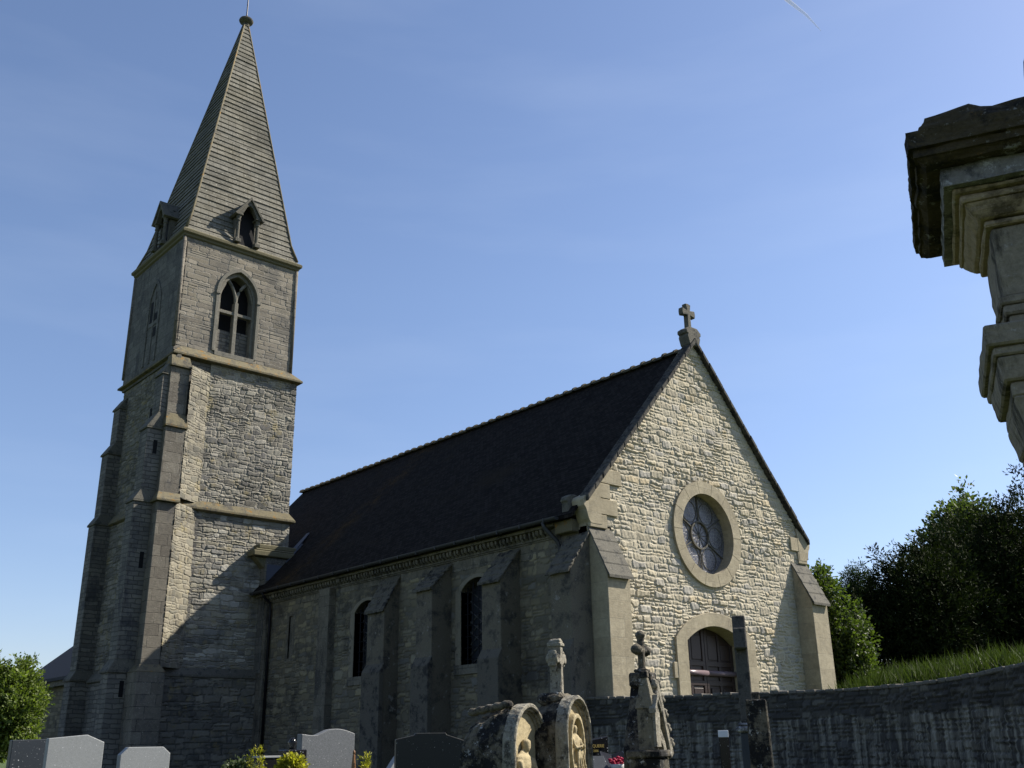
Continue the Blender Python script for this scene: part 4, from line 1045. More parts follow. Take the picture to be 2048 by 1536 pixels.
# higher ground behind the wall
def bank_h(x, y):
    # level court by the church door, grass rising to the right
    px = np.array([p.x for p in WL]); py = np.array([p.y for p in WL]); pz = np.array([p.z for p in WL])
    d2 = (x[:, None]-px)**2+(y[:, None]-py)**2; j = d2.argmin(1); d = np.sqrt(d2.min(1))
    s = np.clip((-y-2.6+.28*(x-3))/4.2, 0, 1); s = s*s*(3-2*s)
    s2 = np.clip((x-9.9)/2, 0, 1); s = np.maximum(s, s2)
    top = pz[j]-.15+.30*np.clip(d/2.5, 0, 1)+.045*np.clip(d-2.5, 0, 30)
    return -.35+(top+.35)*s
def bank_mesh():
    X, Y = np.meshgrid(np.linspace(-11, 50, 150), np.linspace(-19, 40, 150)); x, y = X.ravel(), Y.ravel()
    z = bank_h(x, y)+.03*vnoise(x*1.5, y*1.5, 4)
    px = np.array([p.x for p in WL]); py = np.array([p.y for p in WL]); nx = np.array([p.x for p in WN]); ny = np.array([p.y for p in WN])
    d2 = (x[:, None]-px)**2+(y[:, None]-py)**2; j = d2.argmin(1)
    side = (x-px[j])*nx[j]+(y-py[j])*ny[j]
    ins = (side < -.15) & ~((x < 9.9) & (y > .0)) & ~((y > .3) & (x < 0))
    n = 150; I = ins.reshape(n, n); fs = []
    for r in range(n-1):
        for c in range(n-1):
            if I[r, c] and I[r+1, c] and I[r, c+1] and I[r+1, c+1]: fs.append((r*n+c, r*n+c+1, (r+1)*n+c+1, (r+1)*n+c))
    used = sorted({i for f in fs for i in f}); mp = {a: b for b, a in enumerate(used)}
    vs = [(x[i], y[i], z[i]) for i in used]; fs = [tuple(mp[i] for i in f) for f in fs]
    return tag(MB().raw(vs, fs).build('grass_bank', M['grass'], smooth=True, recalc=False), kind='structure')
bank_mesh()

# ------------------------------------------------------------------ foliage
def leaves(pos, axis, length, width, rs, fold=.3):
    # one bent blade of two triangles-pairs per position; axis = growing direction
    n = len(pos); axis = axis/np.linalg.norm(axis, axis=1)[:, None]
    rnd = rs.normal(size=(n, 3)); side = np.cross(axis, rnd); side /= np.linalg.norm(side, axis=1)[:, None]
    up = np.cross(side, axis); L = length[:, None]; Wd = width[:, None]
    a = pos; b = pos+axis*L*.5+side*Wd*.5+up*L*fold*.3; c = pos+axis*L; d = pos+axis*L*.5-side*Wd*.5+up*L*fold*.3
    V = np.stack([a, b, c, d], 1).reshape(-1, 3); F = np.arange(n*4).reshape(n, 4)
    return V, F
def mesh_np(name, V, F, mat, col, parent=None, inv=None):
    me = bpy.data.meshes.new(name); me.vertices.add(len(V)); me.vertices.foreach_set('co', np.asarray(V, np.float32).ravel())
    k = F.shape[1]; me.loops.add(F.size); me.loops.foreach_set('vertex_index', F.astype(np.int32).ravel())
    me.polygons.add(len(F)); me.polygons.foreach_set('loop_start', np.arange(len(F), dtype=np.int32)*k)
    me.update(calc_edges=True); me.materials.append(mat)
    ca = me.color_attributes.new('Col', 'FLOAT_COLOR', 'POINT'); c4 = np.ones((len(V), 4), np.float32); c4[:, :3] = col[:, None]; ca.data.foreach_set('color', c4.ravel())
    o = bpy.data.objects.new(name, me); COL.objects.link(o)
    if parent is not None:
        o.parent = parent
        if inv is not None: o.matrix_parent_inverse = inv
    return o
def plant(name, label, cat, blobs, base, n, ll, lw, mat, seed, style='leaf', trunk=.15, up=.3, fill=.35, group=None, per=7, spread=1., trunk_mat='bark', clump=1., shoots=0, shoot_r=.3):
    rs = np.random.RandomState(seed); blobs = list(blobs)
    for k in range(shoots):
        q = blobs[rs.randint(len(blobs))]; d = rs.normal(size=3); d[2] = abs(d[2])+.3; d /= np.linalg.norm(d)
        p = np.array(q[:3])+d*q[3]*.95; a = d+np.array([0, 0, .6]); a /= np.linalg.norm(a); r0 = shoot_r*rs.uniform(.6, 1.2)
        for t in range(4): blobs.append((*(p+a*r0*1.5*t), r0*(1-.22*t)))
    root = empty(name, label, cat, base, group=group); iv = Matrix.Translation(-Vector(base))
    B = np.array(blobs); w = B[:, 3]**2; w /= w.sum()
    k = n//per
    bi = rs.choice(len(B), k, p=w); d = rs.normal(size=(k, 3)); d /= np.linalg.norm(d, axis=1)[:, None]
    # lumpy shell: the radius follows a few random directions, so every blob breaks into clumps
    lob = rs.normal(size=(len(B), 9, 3)); lob /= np.linalg.norm(lob, axis=2)[:, :, None]
    cl = np.einsum('kd,kld->kl', d, lob[bi]).max(1)
    rad = np.where(rs.rand(k) < fill, rs.uniform(.2, .9, k), (.74+.42*clump*np.clip((cl-.55)/.45, 0, 1))*rs.uniform(.86, 1.08, k))
    tip = B[bi, :3]+d*(B[bi, 3]*rad)[:, None]
    ax = d+rs.normal(size=(k, 3))*.45; ax[:, 2] += up; ax /= np.linalg.norm(ax, axis=1)[:, None]
    tone = np.clip(rs.normal(.5, .22, k)+.35*(rad-.9), 0, 1)
    P = []; A_ = []; T = []
    for j in range(per):
        f = j/per
        sidev = rs.normal(size=(k, 3))*.8*spread
        P.append(tip+ax*(ll*2.2*f)+sidev*ll*.35); A_.append(ax+sidev*.8); T.append(np.clip(tone+rs.normal(0, .12, k)+.15*f, 0, 1))
    P = np.concatenate(P); A_ = np.concatenate(A_); T = np.concatenate(T); m = len(P)
    V, F = leaves(P, A_, ll*rs.uniform(.6, 1.4, m), lw*rs.uniform(.6, 1.4, m), rs)
    mesh_np('crown', V, F, M[mat], np.repeat(T, 4), root, iv)
    tb = MB(); b0 = Vector(base); rr = random.Random(seed)
    ctr = Vector(B[:, :3].mean(0)); big = sorted(blobs, key=lambda q: -q[3])
    mid = b0.lerp(ctr, .45); mid.x = b0.x*.7+mid.x*.3; mid.y = b0.y*.7+mid.y*.3
    tb.tube([b0-Vector((0, 0, .3)), b0.lerp(mid, .5)+Vector((rr.uniform(-.05, .05), 0, 0)), mid], trunk, 10, r1=trunk*.6)
    for q in blobs[:24]:
        c = Vector(q[:3]); m1 = mid.lerp(c, .5)+Vector((rr.uniform(-.1, .1), rr.uniform(-.1, .1), .1))*q[3]
        tb.tube([mid, m1, c], trunk*.42, 6, r1=trunk*.1)
    tb.build('trunk', M[trunk_mat], root, inv=iv, smooth=True)
    return root
YEW_A = [(23.49, -0.65, 8.15, 1.0), (24.08, 0.04, 8.57, 0.7), (25.22, -0.68, 7.96, 1.6), (24.09, 0.88, 6.83, 1.8), (24.31, -0.27, 5.87, 2.2), (22.78, 1.36, 5.34, 1.9), (21.49, 1.5, 4.46, 1.5), (23.24, 0.23, 3.87, 2.4), (22.38, 1.35, 3.15, 2.0), (24.38, -0.86, 4.03, 2.4), (26.31, -0.98, 6.59, 2.2), (23.52, 0.89, 2.03, 1.5), (24.61, -0.26, 2.37, 1.8), (26.4, -0.55, 2.62, 2.0), (26.22, -0.68, 9.06, 0.7), (26.68, -0.95, 8.76, 1.0), (24.3, 0.2, 9.2, .35), (25.1, -.3, 9.3, .4)]
YEW_B = [(19.63, 1.18, 5.6, 1.2), (18.92, 1.81, 5.62, 0.9), (18.25, 2.24, 4.48, 1.1), (18.66, 1.3, 4.22, 1.5), (18.34, 2.09, 3.18, 1.5), (19.26, 1.45, 2.81, 1.6), (18.48, 2.56, 1.96, 1.0), (19.88, 1.33, 1.92, 1.2), (18.31, 2.13, 6.08, 0.35), (19.94, 0.64, 6.13, 0.9), (19.26, 0.86, 4.03, 1.5), (17.88, 2.41, 3.36, 1.0)]
OAK = [(28.03, 3.3, 9.28, 1.2), (28.37, 2.79, 9.71, 1.0), (27.88, 3.85, 8.42, 1.3), (28.49, 3.32, 8.4, 1.4), (27.77, 4.27, 7.77, 0.8)]
CON = [(19.6, 3.97, 5.79, 0.2), (19.71, 4.1, 5.31, 0.45), (19.79, 4.26, 4.84, 0.7), (19.87, 4.42, 4.37, 0.9), (20.04, 4.55, 3.8, 1.1), (20.1, 4.6, 3.0, 1.2)]
DEC = [(10.69, 0.21, 3.48, 0.5), (10.26, 0.3, 4.07, 0.35), (10.5, 0.23, 3.78, 0.4), (10.97, 0.32, 2.74, 0.9), (11.46, 0.18, 2.15, 0.8), (11.11, 0.62, 1.86, 1.0), (11.71, 0.24, 1.56, 0.8), (11.57, 0.57, 1.12, 0.8), (11.9, -0.07, 1.85, 0.35), (11.1, 0.99, 1.13, 0.8), (12.08, -0.05, 1.48, 0.3), (11.3, 1.3, 2.6, .9)]
BUSH = [(-11.39, 5.4, 1.07, 0.35), (-11.13, 5.24, 0.93, 0.45), (-10.89, 5.14, 0.69, 0.4), (-11.22, 5.53, 0.51, 0.6), (-10.96, 4.78, 0.38, 0.4), (-11.13, 5.34, 0.12, 0.5), (-11.67, 5.69, 0.99, 0.5), (-11.58, 5.89, 0.42, 0.7), (-10.81, 5.39, 0.02, 0.35), (-11.13, 5.81, -0.25, 0.35), (-11.35, 6.01, -0.25, 0.4), (-10.76, 5.19, 0.94, 0.2), (-11.07, 5.34, 1.18, 0.18)]
YEW_A = [(x, y, z-max(0, (z-3)*.28), r) for x, y, z, r in YEW_A]; YEW_B = [(x, y, z-max(0, (z-2.5)*.32), r) for x, y, z, r in YEW_B]
OAK = [(x, y, z-1.3, r) for x, y, z, r in OAK]
BUSH = [(-11.35+(x+11.35)*.85-.12, 5.4+(y-5.4)*.85, z*.85-.17, r*.84) for x, y, z, r in BUSH]
plant('yew_tree', 'tallest dark yew tree on the bank at the right edge', 'tree', YEW_A, (24.3, .3, .8), 90000, .17, .055, 'yew', 31, trunk=.4, up=.5, per=9, shoots=34, shoot_r=.2, clump=1.5, group='dark yews on the bank')
plant('yew_tree', 'lower dark yew tree between the small conifer and the tall yew', 'tree', YEW_B, (18.9, 1.6, .6), 60000, .15, .05, 'yew', 32, trunk=.3, up=.5, per=9, shoots=26, shoot_r=.17, clump=1.5, group='dark yews on the bank')
plant('oak_tree', 'leafy tree with sunlit top showing above the dark yews', 'tree', OAK, (28.2, 3.4, .8), 16000, .2, .12, 'oak', 33, trunk=.3, per=7, shoots=10, shoot_r=.2, clump=1.4)
plant('conifer_tree', 'small pointed blue green conifer left of the dark yews', 'tree', CON, (19.9, 4.4, .5), 26000, .13, .035, 'conifer', 34, trunk=.14, up=.1, per=9)
DEC = [(x, y, z, r*.86) for x, y, z, r in DEC]
plant('hazel_tree', 'bright green leafy tree beside the right gable buttress', 'tree', DEC, (11.2, .7, .1), 26000, .11, .075, 'broad', 35, trunk=.1, up=-.1, per=6, fill=.35, shoots=14, shoot_r=.16, clump=1.5)
plant('round_shrub', 'round sunlit green shrub behind the headstones at the left edge', 'shrub', BUSH, (-11.3, 5.6, -1.4), 34000, .07, .042, 'bush', 36, trunk=.08, up=.3, per=6, fill=.35, shoots=30, shoot_r=.06, clump=1.5)

# tall grass along the top of the bank
def long_grass():
    rs = np.random.RandomState(5); n = 52000
    x = rs.uniform(-9, 12.5, n*3); y = rs.uniform(-16.5, .6, n*3)
    px = np.array([p.x for p in WL]); py = np.array([p.y for p in WL]); nx = np.array([p.x for p in WN]); ny = np.array([p.y for p in WN])
    d2 = (x[:, None]-px)**2+(y[:, None]-py)**2; j = d2.argmin(1); side = (x-px[j])*nx[j]+(y-py[j])*ny[j]
    s = np.clip((-y-2.6+.28*(x-3))/4.2, 0, 1); s = np.maximum(s, np.clip((x-9.8)/.8, 0, 1))
    ok = (side < -.55) & (side > -6) & (s > .25) & ~((y > -.8) & (x < 10)); x, y, s = x[ok][:n], y[ok][:n], s[ok][:n]
    z = bank_h(x, y); n = len(x)
    P = np.stack([x, y, z-.03], 1); A_ = rs.normal(size=(n, 3))*.28; A_[:, 2] = 1
    cl = vnoise(x*2.2, y*2.2, 8)
    L = (.30+.26*rs.rand(n)**2+.20*np.clip(cl, -1, 1))*np.clip(s*1.5, .4, 1)
    V, F = leaves(P, A_, L, .014+.012*rs.rand(n), rs, fold=.5)
    tag(mesh_np('long_grass', V, F, M['blade'], np.repeat(np.clip(rs.normal(.55, .2, n)+.15*cl, 0, 1), 4)), 'tall sunlit grass along the top of the bank behind the wall', 'grass', kind='stuff')
long_grass()

# ================================================================== THE GRAVEYARD
def th(x, y): return float(terrain_h(np.array([x]), np.array([y]))[0])
def stone_obj(name, label, cat, x, y, rz=0, group=None, z=None):
    return empty(name, label, cat, (x, y, th(x, y) if z is None else z), rz, group)

# modern headstones: polished slab on a plinth, seen from behind
def headstone(label, x, y, prof, thick, mat, pmat=None, rz=0, w=None, lean=0):
    r = stone_obj('headstone', label, 'headstone', x, y, rz, 'modern granite headstones')
    b0 = .16; g0 = r.location.z
    p = [(a, z-g0) for a, z in prof]; lo, hi = min(a for a, _ in p), max(a for a, _ in p)
    pts = [(lo, b0)]+p+[(hi, b0)]
    MB().prism(pts, 'y', -thick/2, thick/2).build('slab', mat, r, bevel=.008, seg=2)
    MB().box(lo-.08, -thick/2-.07, -.1, hi+.08, thick/2+.07, b0).build('plinth', pmat or mat, r, bevel=.01)
    return r
headstone('blue grey speckled headstone behind the angled pale one, leftmost', -12.66, -1.15, [(-.33, -.435), (.36, -.42)], .13, M['gr_blue'])
headstone('pale grey headstone with an off-centre peaked top, near the round shrub', -12.62, -2.68, [(-.37, -.437), (.12, -.395), (.35, -.49)], .10, M['gr_light'])
headstone('small pale grey headstone with clipped top corners', -11.50, -2.2, [(-.355, -.655), (-.25, -.555), (.25, -.555), (.36, -.645)], .12, M['gr_light'])
cur = [(-.40+.8*t, -.44+.0*t+.062*math.sin(math.pi*max(0, (t-.28)/.72))*1.0-.018*math.sin(math.pi*min(1, t/.5))) for t in [i/24 for i in range(25)]]
headstone('mid grey granite headstone with a wavy curved top', -10.2, -4.92, cur, .12, M['gr_mid'])
headstone('dark brown granite headstone with a raised flat centre', -9.17, -5.80, [(-.46, -.525), (-.21, -.475), (-.2, -.452), (.2, -.452), (.21, -.475), (.45, -.55)], .11, M['gr_dark'], rz=R(-24))
cur = [(-.5+1.0*t, -1.0+.40*math.sin(math.pi/2*min(1, t*2.2))) for t in [i/16 for i in range(17)]]
headstone('pale curved headstone mostly hidden behind the dark brown one', -8.05, -3.87, cur, .12, M['gr_light'])

gs = stone_obj('grave_slab', 'low black grave slab with bright edge left of the dark brown headstone', 'grave', -9.3, -4.0, .1)
MB().box(-.55, -.9, 0, .55, .9, .46).build('slab', M['gr_black'], gs, bevel=.02)
MB().box(-.60, -.95, .46, .60, .95, .51).build('top_slab', M['gr_light'], gs, bevel=.01)
gs = stone_obj('grave_monument', 'small black stepped grave marker left of the wavy topped headstone', 'grave', -11.15, -5.35, 0)
MB().box(-.26, -.1, 0, .02, .1, .86).build('slab', M['gr_black'], gs, bevel=.01)
MB().box(.06, -.14, 0, .34, .08, .95).build('upright', M['gr_black'], gs, bevel=.01)
MB().box(-.27, -.11, .86, .03, .11, .885).build('ledge', M['gr_light'], gs, bevel=.005)
MB().lathe([(.05, 0), (.03, .03), (.06, .08), (.02, .14)], 10, (.2, -.02, .95)).build('vase', M['gr_black'], gs, smooth=True)

# black headstone with gilt letters
bh = stone_obj('headstone', 'polished black headstone with gilt letters beside the carved stele with a cross', 'headstone', -8.62, -7.95, -.22, 'modern granite headstones')
gz = bh.location.z
pr = [(-.42, .1)]+[(-.42+.84*t, -.60+.085*abs(t-.35)**1.6/.5**.6-gz) for t in [i/14 for i in range(15)]]+[(.42, .1)]
MB().prism(pr, 'y', -.06, .06).build('slab', M['gr_black'], bh, bevel=.012, seg=2)
MB().box(-.5, -.14, -.1, .5, .14, .1).build('plinth', M['gr_black'], bh, bevel=.01)
def lettering(txt, size, x, z, parent, mat, y=-.066):
    c = bpy.data.curves.new('lettering', 'FONT'); c.body = txt; c.size = size; c.align_x = 'RIGHT'; c.extrude = .002
    o = bpy.data.objects.new('tmp', c); COL.objects.link(o)
    bpy.context.view_layer.update()
    me = bpy.data.meshes.new_from_object(o.evaluated_get(bpy.context.evaluated_depsgraph_get()))
    bpy.data.objects.remove(o); me.materials.clear(); me.materials.append(mat)
    q = bpy.data.objects.new('lettering', me); COL.objects.link(q); q.parent = parent
    q.location = (x, y, z); q.rotation_euler = (R(90), 0, 0)
    return q
lettering('QUERIE', .05, .355, -.665-gz, bh, M['gold'])
lettering('2006', .038, .27, -.715-gz, bh, M['gold'])

pq = stone_obj('memorial_plaque', 'tilted blue grey memorial plaque with small white inscription plate', 'plaque', -9.77, -9.42, -.5, z=-.95)
MB().hexa([(-.10, -.14, -.6), (.10, -.14, -.6), (.10, .06, -.6), (-.10, .06, -.6)], [(-.10, -.14, .0), (.10, -.14, .0), (.07, .06, .215), (-.11, .06, .215)]).build('slab', M['gr_blue'], pq, bevel=.006)
MB().hexa([(-.05, -.125, .02), (.0, -.125, .02), (.0, -.105, .045), (-.05, -.105, .045)], [(-.05, -.13, .026), (.0, -.13, .026), (.0, -.11, .05), (-.05, -.11, .05)]).build('plate', M['paper'], pq)
bk = stone_obj('open_book_plaque', 'black open book shaped memorial behind the red flowers', 'plaque', -9.28, -9.16, -.5, z=-1.0)
for sg in (-1, 1):
    MB().hexa([(0, -.08, -.6), (sg*.15, -.08, -.6), (sg*.15, .1, -.6), (0, .1, -.6)], [(0, -.10, .12), (sg*.15, -.11, .16), (sg*.13, .07, .31), (0, .06, .27)]).build('page', M['gr_black'], bk, bevel=.006)
fp = stone_obj('flower_pot', 'pale pot of red flowers in front of the black book memorial', 'flowers', -9.62, -9.53, 0, z=-1.02)
MB().lathe([(.045, -.5), (.05, 0), (.07, .17), (.078, .2), (.07, .2), (.05, .18)], 16, (0, 0, 0)).build('pot', M['pot'], fp, smooth=True)
fb = MB(); rf_ = random.Random(2)
for k in range(46):
    a = rf_.uniform(0, 6.28); q = rf_.uniform(0, .09); fb.lathe([(.004, -.012), (.016, -.004), (.02, .006), (.008, .012)], 6, (q*math.cos(a)+.02, q*math.sin(a), .21+rf_.uniform(0, .055)-q*.25))
fb.build('blossoms', M['petal'], fp, smooth=True)

# small evergreens between the graves
def cone_plant(label, x, y, ztop, h, r, mat, seed, lean=(0, 0), n=2600):
    z0 = ztop-h; bl = []
    for k in range(7):
        t = k/6; bl.append((x+lean[0]*t, y+lean[1]*t, z0+h*(.12+.8*t), max(.018, r*(1-t)**.8*.8)))
    return plant('dwarf_conifer', label, 'shrub', bl, (x, y, th(x, y)), n, .03, .012, mat, seed, trunk=.012, up=1.3, spread=.6, per=6, group='small evergreens between the graves')
cone_plant('golden pointed dwarf conifer, upright left one of the leaning pair', -11.90, -6.18, -.63, .75, .085, 'golden', 51)
cone_plant('golden pointed dwarf conifer leaning left, right one of the pair', -11.76, -6.24, -.60, .75, .075, 'golden', 52, (-.07, .05))
cone_plant('tiny golden pointed conifer right of the wavy topped headstone', -10.93, -6.97, -.70, .6, .045, 'golden', 53, n=1500)
plant('dwarf_bush', 'rounded golden green bush at the foot of the wavy topped headstone', 'shrub', [(-11.56, -6.43, -.80, .06), (-11.52, -6.47, -.85, .055), (-11.60, -6.4, -.88, .06)], (-11.55, -6.45, th(-11.55, -6.45)), 3000, .04, .03, 'golden', 54, trunk=.015, per=6, group='small evergreens between the graves')
plant('dwarf_bush', 'dull green bush left of the golden conifers', 'shrub', [(-11.99, -6.05, -.84, .06), (-12.03, -6.0, -.88, .07), (-11.95, -6.1, -.9, .07)], (-12, -6.05, th(-12, -6.05)), 2500, .04, .03, 'sage', 55, trunk=.015, per=6, group='small evergreens between the graves')
wp = stone_obj('grave_ornament', 'small brown pointed wooden ornament beside the wavy topped headstone', 'ornament', -11.04, -6.89, .4)
wz = -.69-wp.location.z
MB().hexa([(-.06, -.03, wz-.5), (.06, -.03, wz-.5), (.06, .03, wz-.5), (-.06, .03, wz-.5)], [(-.012, -.012, wz), (.012, -.012, wz), (.012, .012, wz), (-.012, .012, wz)]).build('body', M['brownwood'], wp, bevel=.006)
MB().lathe([(.002, .05), (.014, .03), (.016, .012), (.008, 0)][::-1], 10, (0, 0, wz)).build('tip', M['brownwood'], wp, smooth=True)

# ------------------------------------------------------------------ old carved stelae
def figure(mb, cx, y, z0, h, bend=0):
    # small robed figure in relief
    mb.lathe([(.33*h, 0), (.30*h, .12*h), (.22*h, .35*h), (.20*h, .52*h), (.23*h, .66*h), (.20*h, .76*h), (.08*h, .80*h), (.065*h, .83*h)], 14, (cx, y, z0), sy=.38)
    mb.lathe([(.02*h, .80*h), (.06*h, .83*h), (.075*h, .88*h), (.07*h, .94*h), (.025*h, .97*h)], 12, (cx+bend*.06*h, y-.02*h, z0), sy=.8)
    for s in (-1, 1):
        mb.tube([(cx+s*.19*h, y-.04*h, z0+.70*h), (cx+s*.22*h, y-.12*h, z0+.52*h), (cx+s*.04*h, y-.20*h, z0+.56*h)], .055*h, 8, r1=.035*h)
    for k in range(4):
        a = -.16*h+.11*h*k
        mb.tube([(cx+a*.7, y-.12*h, z0+.5*h), (cx+a, y-.15*h, z0+.25*h), (cx+a*1.25, y-.17*h, z0)], .03*h, 6)
def melt(o, vox):
    m = o.modifiers.new('unite', 'REMESH'); m.mode = 'VOXEL'; m.voxel_size = vox; m.use_smooth_shade = True
    s = o.modifiers.new('soften', 'SMOOTH'); s.iterations = 2; s.factor = .5
    return o
def stele(label, x, y, ztop, w, T, rz, seed, oval):
    r = stone_obj('carved_stele', label, 'gravestone', x, y, rz, 'old carved stelae')
    g0 = r.location.z; H = ztop-g0; hw = w/2; zs = H-hw*1.12
    out = [(-hw, -.1)]+[(p[0], p[1]) for p in arc(0, zs, hw, 180, 0, 22, hw*1.12)]+[(hw, -.1)]
    # body: thick, its top falling towards the back
    sc = [1, .98, .93, .86]; ys = [0.0, T*.35, T*.7, T]; vs = []; fs = []; n = len(out)
    for s_, yy in zip(sc, ys):
        for a, z in out: vs.append((a*(1-(1-s_)*.5), yy, z if z < 0 else z*(1-(1-s_)*.55)))
    for k in range(3):
        for i in range(n-1): fs.append((k*n+i, k*n+i+1, (k+1)*n+i+1, (k+1)*n+i))
    fs.append(tuple(3*n+i for i in range(n))); fs.append(tuple(range(n-1, -1, -1)))
    b = MB().raw(vs, fs).build('body', M['tombdark'], r, bevel=.01); rough(b, 4, .05, .09)
    # carved front: rim, inner mouldings, recessed field with a figure
    sx = .80; f = MB()
    k = lambda q, dz=0: [(a*q, (z-zs)*q+zs if z > zs else z) for a, z in out]
    f.ring(k(1.03), k(.925), 'y', -.075, .03, closed=False)
    f.ring(k(.93), k(.875), 'y', -.055, .03, closed=False)
    f.ring(k(.88), k(.82), 'y', -.032, .03, closed=False)
    fo = f.build('carved_frame', M['tomb'], r, bevel=.008); rough(fo, 2, .012, .05)
    fld = MB().prism(k(.83), 'y', -.012, .03); fld.build('recess', M['tombin'], r)
    fg = MB()
    if oval:
        el = lambda q: [(hw*.55*q*math.cos(2*math.pi*i/28), H-hw*1.5+hw*.95*q*math.sin(2*math.pi*i/28)) for i in range(28)]
        fg.ring(el(1.05), el(.88), 'y', -.06, .0)
        figure(fg, 0, -.02, H-hw*2.35, hw*1.55)
    else:
        figure(fg, -hw*.25, -.03, H-hw*2.75, hw*2.0, 1); figure(fg, hw*.30, -.03, H-hw*2.95, hw*1.75, -1)
    fg = fg.build('relief_figure', M['tombin'], r); melt(fg, .010)
    return r, H
st, H = stele('thick lichen-crusted arched stele with carved niche and no cross', -12.15, -10.93, -.335, .60, .40, R(23), 1, False)
cr = MB()
for k in range(5): cr.lathe([(.02, 0), (.045, .01), (.05, .035), (.03, .06)], 8, (-.16, .05+.072*k, H-.03-.012*k))
cr = cr.build('broken_crest', M['tombdark'], st, smooth=True); melt(cr, .012)
bs = MB().hexa(rect(-.10, .10, .05, .24, H-.10), rect(-.06, .12, .02, .21, H+.02)).build('cross_stump', M['tombdark'], st, bevel=.02); rough(bs, 3, .03, .05)
st, H = stele('lichen-crusted arched stele topped by a small carved stone cross', -11.665, -10.96, -.27, .50, .34, R(23), 2, True)
def carved_cross(parent, z0, h, a, w, T, y0, mat, fl=.03):
    c = MB().prism(cross_poly(0, z0, z0+h*.66, z0+h, w, a, fl), 'y', y0, y0+T)
    for s in (-1, 1):
        c.box(s*(a-.02), y0+.015, z0+h*.66-w-fl-.02, s*(a+.01), y0+T-.015, z0+h*.66+w+fl+.02)
        c.prism([(s*w, z0+h*.66-w-.005), (s*(a-.02), z0+h*.66-w-fl-.015), (s*(w+.03), z0+h*.66-w-.08), (s*w, z0+h*.5)], 'y', y0+.03, y0+T-.03)
    c.box(-w-.02, y0-.01, z0+h-.05, w+.02, y0+T+.01, z0+h-.015)
    o = c.build('stone_cross', mat, parent, bevel=.008); rough(o, 2, .012, .04); return o
b = MB().box(-.13, .02, H-.06, .13, .24, H+.03).build('cross_foot', M['tombdark'], st, bevel=.03); rough(b, 3, .03, .05)
carved_cross(st, H+.02, .42, .085, .028, .10, .06, M['tomb'], .014)

# gothic gabled tomb
gt_ = stone_obj('gothic_tomb', 'gothic gabled stone tomb with a pinnacle and small cross on top', 'gravestone', -10.67, -10.935, R(22))
g0 = gt_.location.z; Z = lambda z: z-g0
hw = .28; T = .17
o = MB().prism([(-hw, -.1), (-hw, Z(-.68)), (0, Z(-.135)), (hw, Z(-.68)), (hw, -.1)], 'y', 0, T).build('body', M['tombdark'], gt_, bevel=.01); rough(o, 3, .03, .07)
gb = MB()
gb.ring([(-hw-.03, Z(-.72)), (0, Z(-.10)), (hw+.03, Z(-.72))], [(-hw+.05, Z(-.76)), (0, Z(-.25)), (hw-.05, Z(-.76))], 'y', -.08, .03, closed=False)
o = gb.build('gable_moulding', M['tomb'], gt_, bevel=.01); rough(o, 2, .012, .04)
for s in (-1, 1):
    for k in range(5):
        t = (k+.6)/5.2; x_ = s*(hw+.03)*t; z_ = Z(-.10)-.62*t
        q = MB().lathe([(.008, -.02), (.03, -.01), (.038, .012), (.022, .035), (.028, .05), (.006, .065)], 8, (x_+s*.02, -.06, z_))
        q.build('crocket', M['tomb'], gt_, smooth=True)
pa1, pa2 = point_arch(0, .22, -.1, Z(-.86), .38), point_arch(0, .15, -.1, Z(-.86), .28)
o = MB().ring(pa1, pa2, 'y', -.06, .02, closed=False).build('arch_moulding', M['tomb'], gt_, bevel=.006)
fg = MB(); figure(fg, 0, -.01, Z(-1.22), .42); melt(fg.build('relief_figure', M['tomb'], gt_), .01)
for s in (-1,):
    x_ = s*(hw+.05); zt = -.34
    p_ = MB(); p_.box(x_-.058, -.14, Z(zt-.34), x_+.058, -.01, Z(zt-.02))
    p_.hexa(rect(x_-.07, -.155, x_+.07, .005, Z(zt-.02)), rect(x_-.02, -.095, x_+.02, -.05, Z(zt)+.24))
    po = p_.build('pinnacle', M['tombmid'], gt_, bevel=.005); rough(po, 2, .006, .03)
    p_ = MB().prism([(x_-.08, Z(zt)-.06), (x_-.08, Z(zt)-.02), (x_, Z(zt)+.09), (x_+.08, Z(zt)-.02), (x_+.08, Z(zt)-.06), (x_, Z(zt)+.05)], 'y', -.18, -.12)
    p_.prism([(x_-.06, Z(zt-.32)), (x_-.06, Z(zt)-.03), (x_, Z(zt)+.05), (x_+.06, Z(zt)-.03), (x_+.06, Z(zt-.32))], 'y', -.165, -.14)
    p_.build('gablet', M['tomb'], gt_, bevel=.004)
    q = MB().box(x_-.033, -.103, Z(zt)+.22, x_+.033, -.037, Z(zt)+.285).build('pinnacle_cap', M['tombdark'], gt_, bevel=.012)
    q = MB(); q.box(x_-.12, -.20, -.1, x_+.12, .06, Z(zt-.40)); q.box(x_-.14, -.22, Z(zt-.40), x_+.14, .08, Z(zt-.34))
    q = q.build('pedestal', M['tombdark'], gt_, bevel=.012); rough(q, 2, .015, .05)
o = MB().box(-.085, -.04, Z(-.17), .085, .16, Z(-.05)).build('cross_foot', M['tombdark'], gt_, bevel=.015)
c = MB(); zc = Z(-.05)
c.tube([(0, .06, zc), (0, .06, zc+.31)], .034, 8); c.box(-.055, .0, zc, .055, .12, zc+.03)
for s in (-1, 1): c.tube([(0, .06, zc+.19), (s*.10, .06, zc+.19)], .032, 8); c.lathe([(.01, -.05), (.045, -.025), (.055, 0), (.045, .025), (.01, .05)], 10, (s*.115, .06, zc+.19))
c.lathe([(.01, -.04), (.04, -.02), (.048, .0), (.04, .02), (.01, .04)], 10, (0, .06, zc+.32))
o = c.build('stone_cross', M['tombdark'], gt_); melt(o, .008)

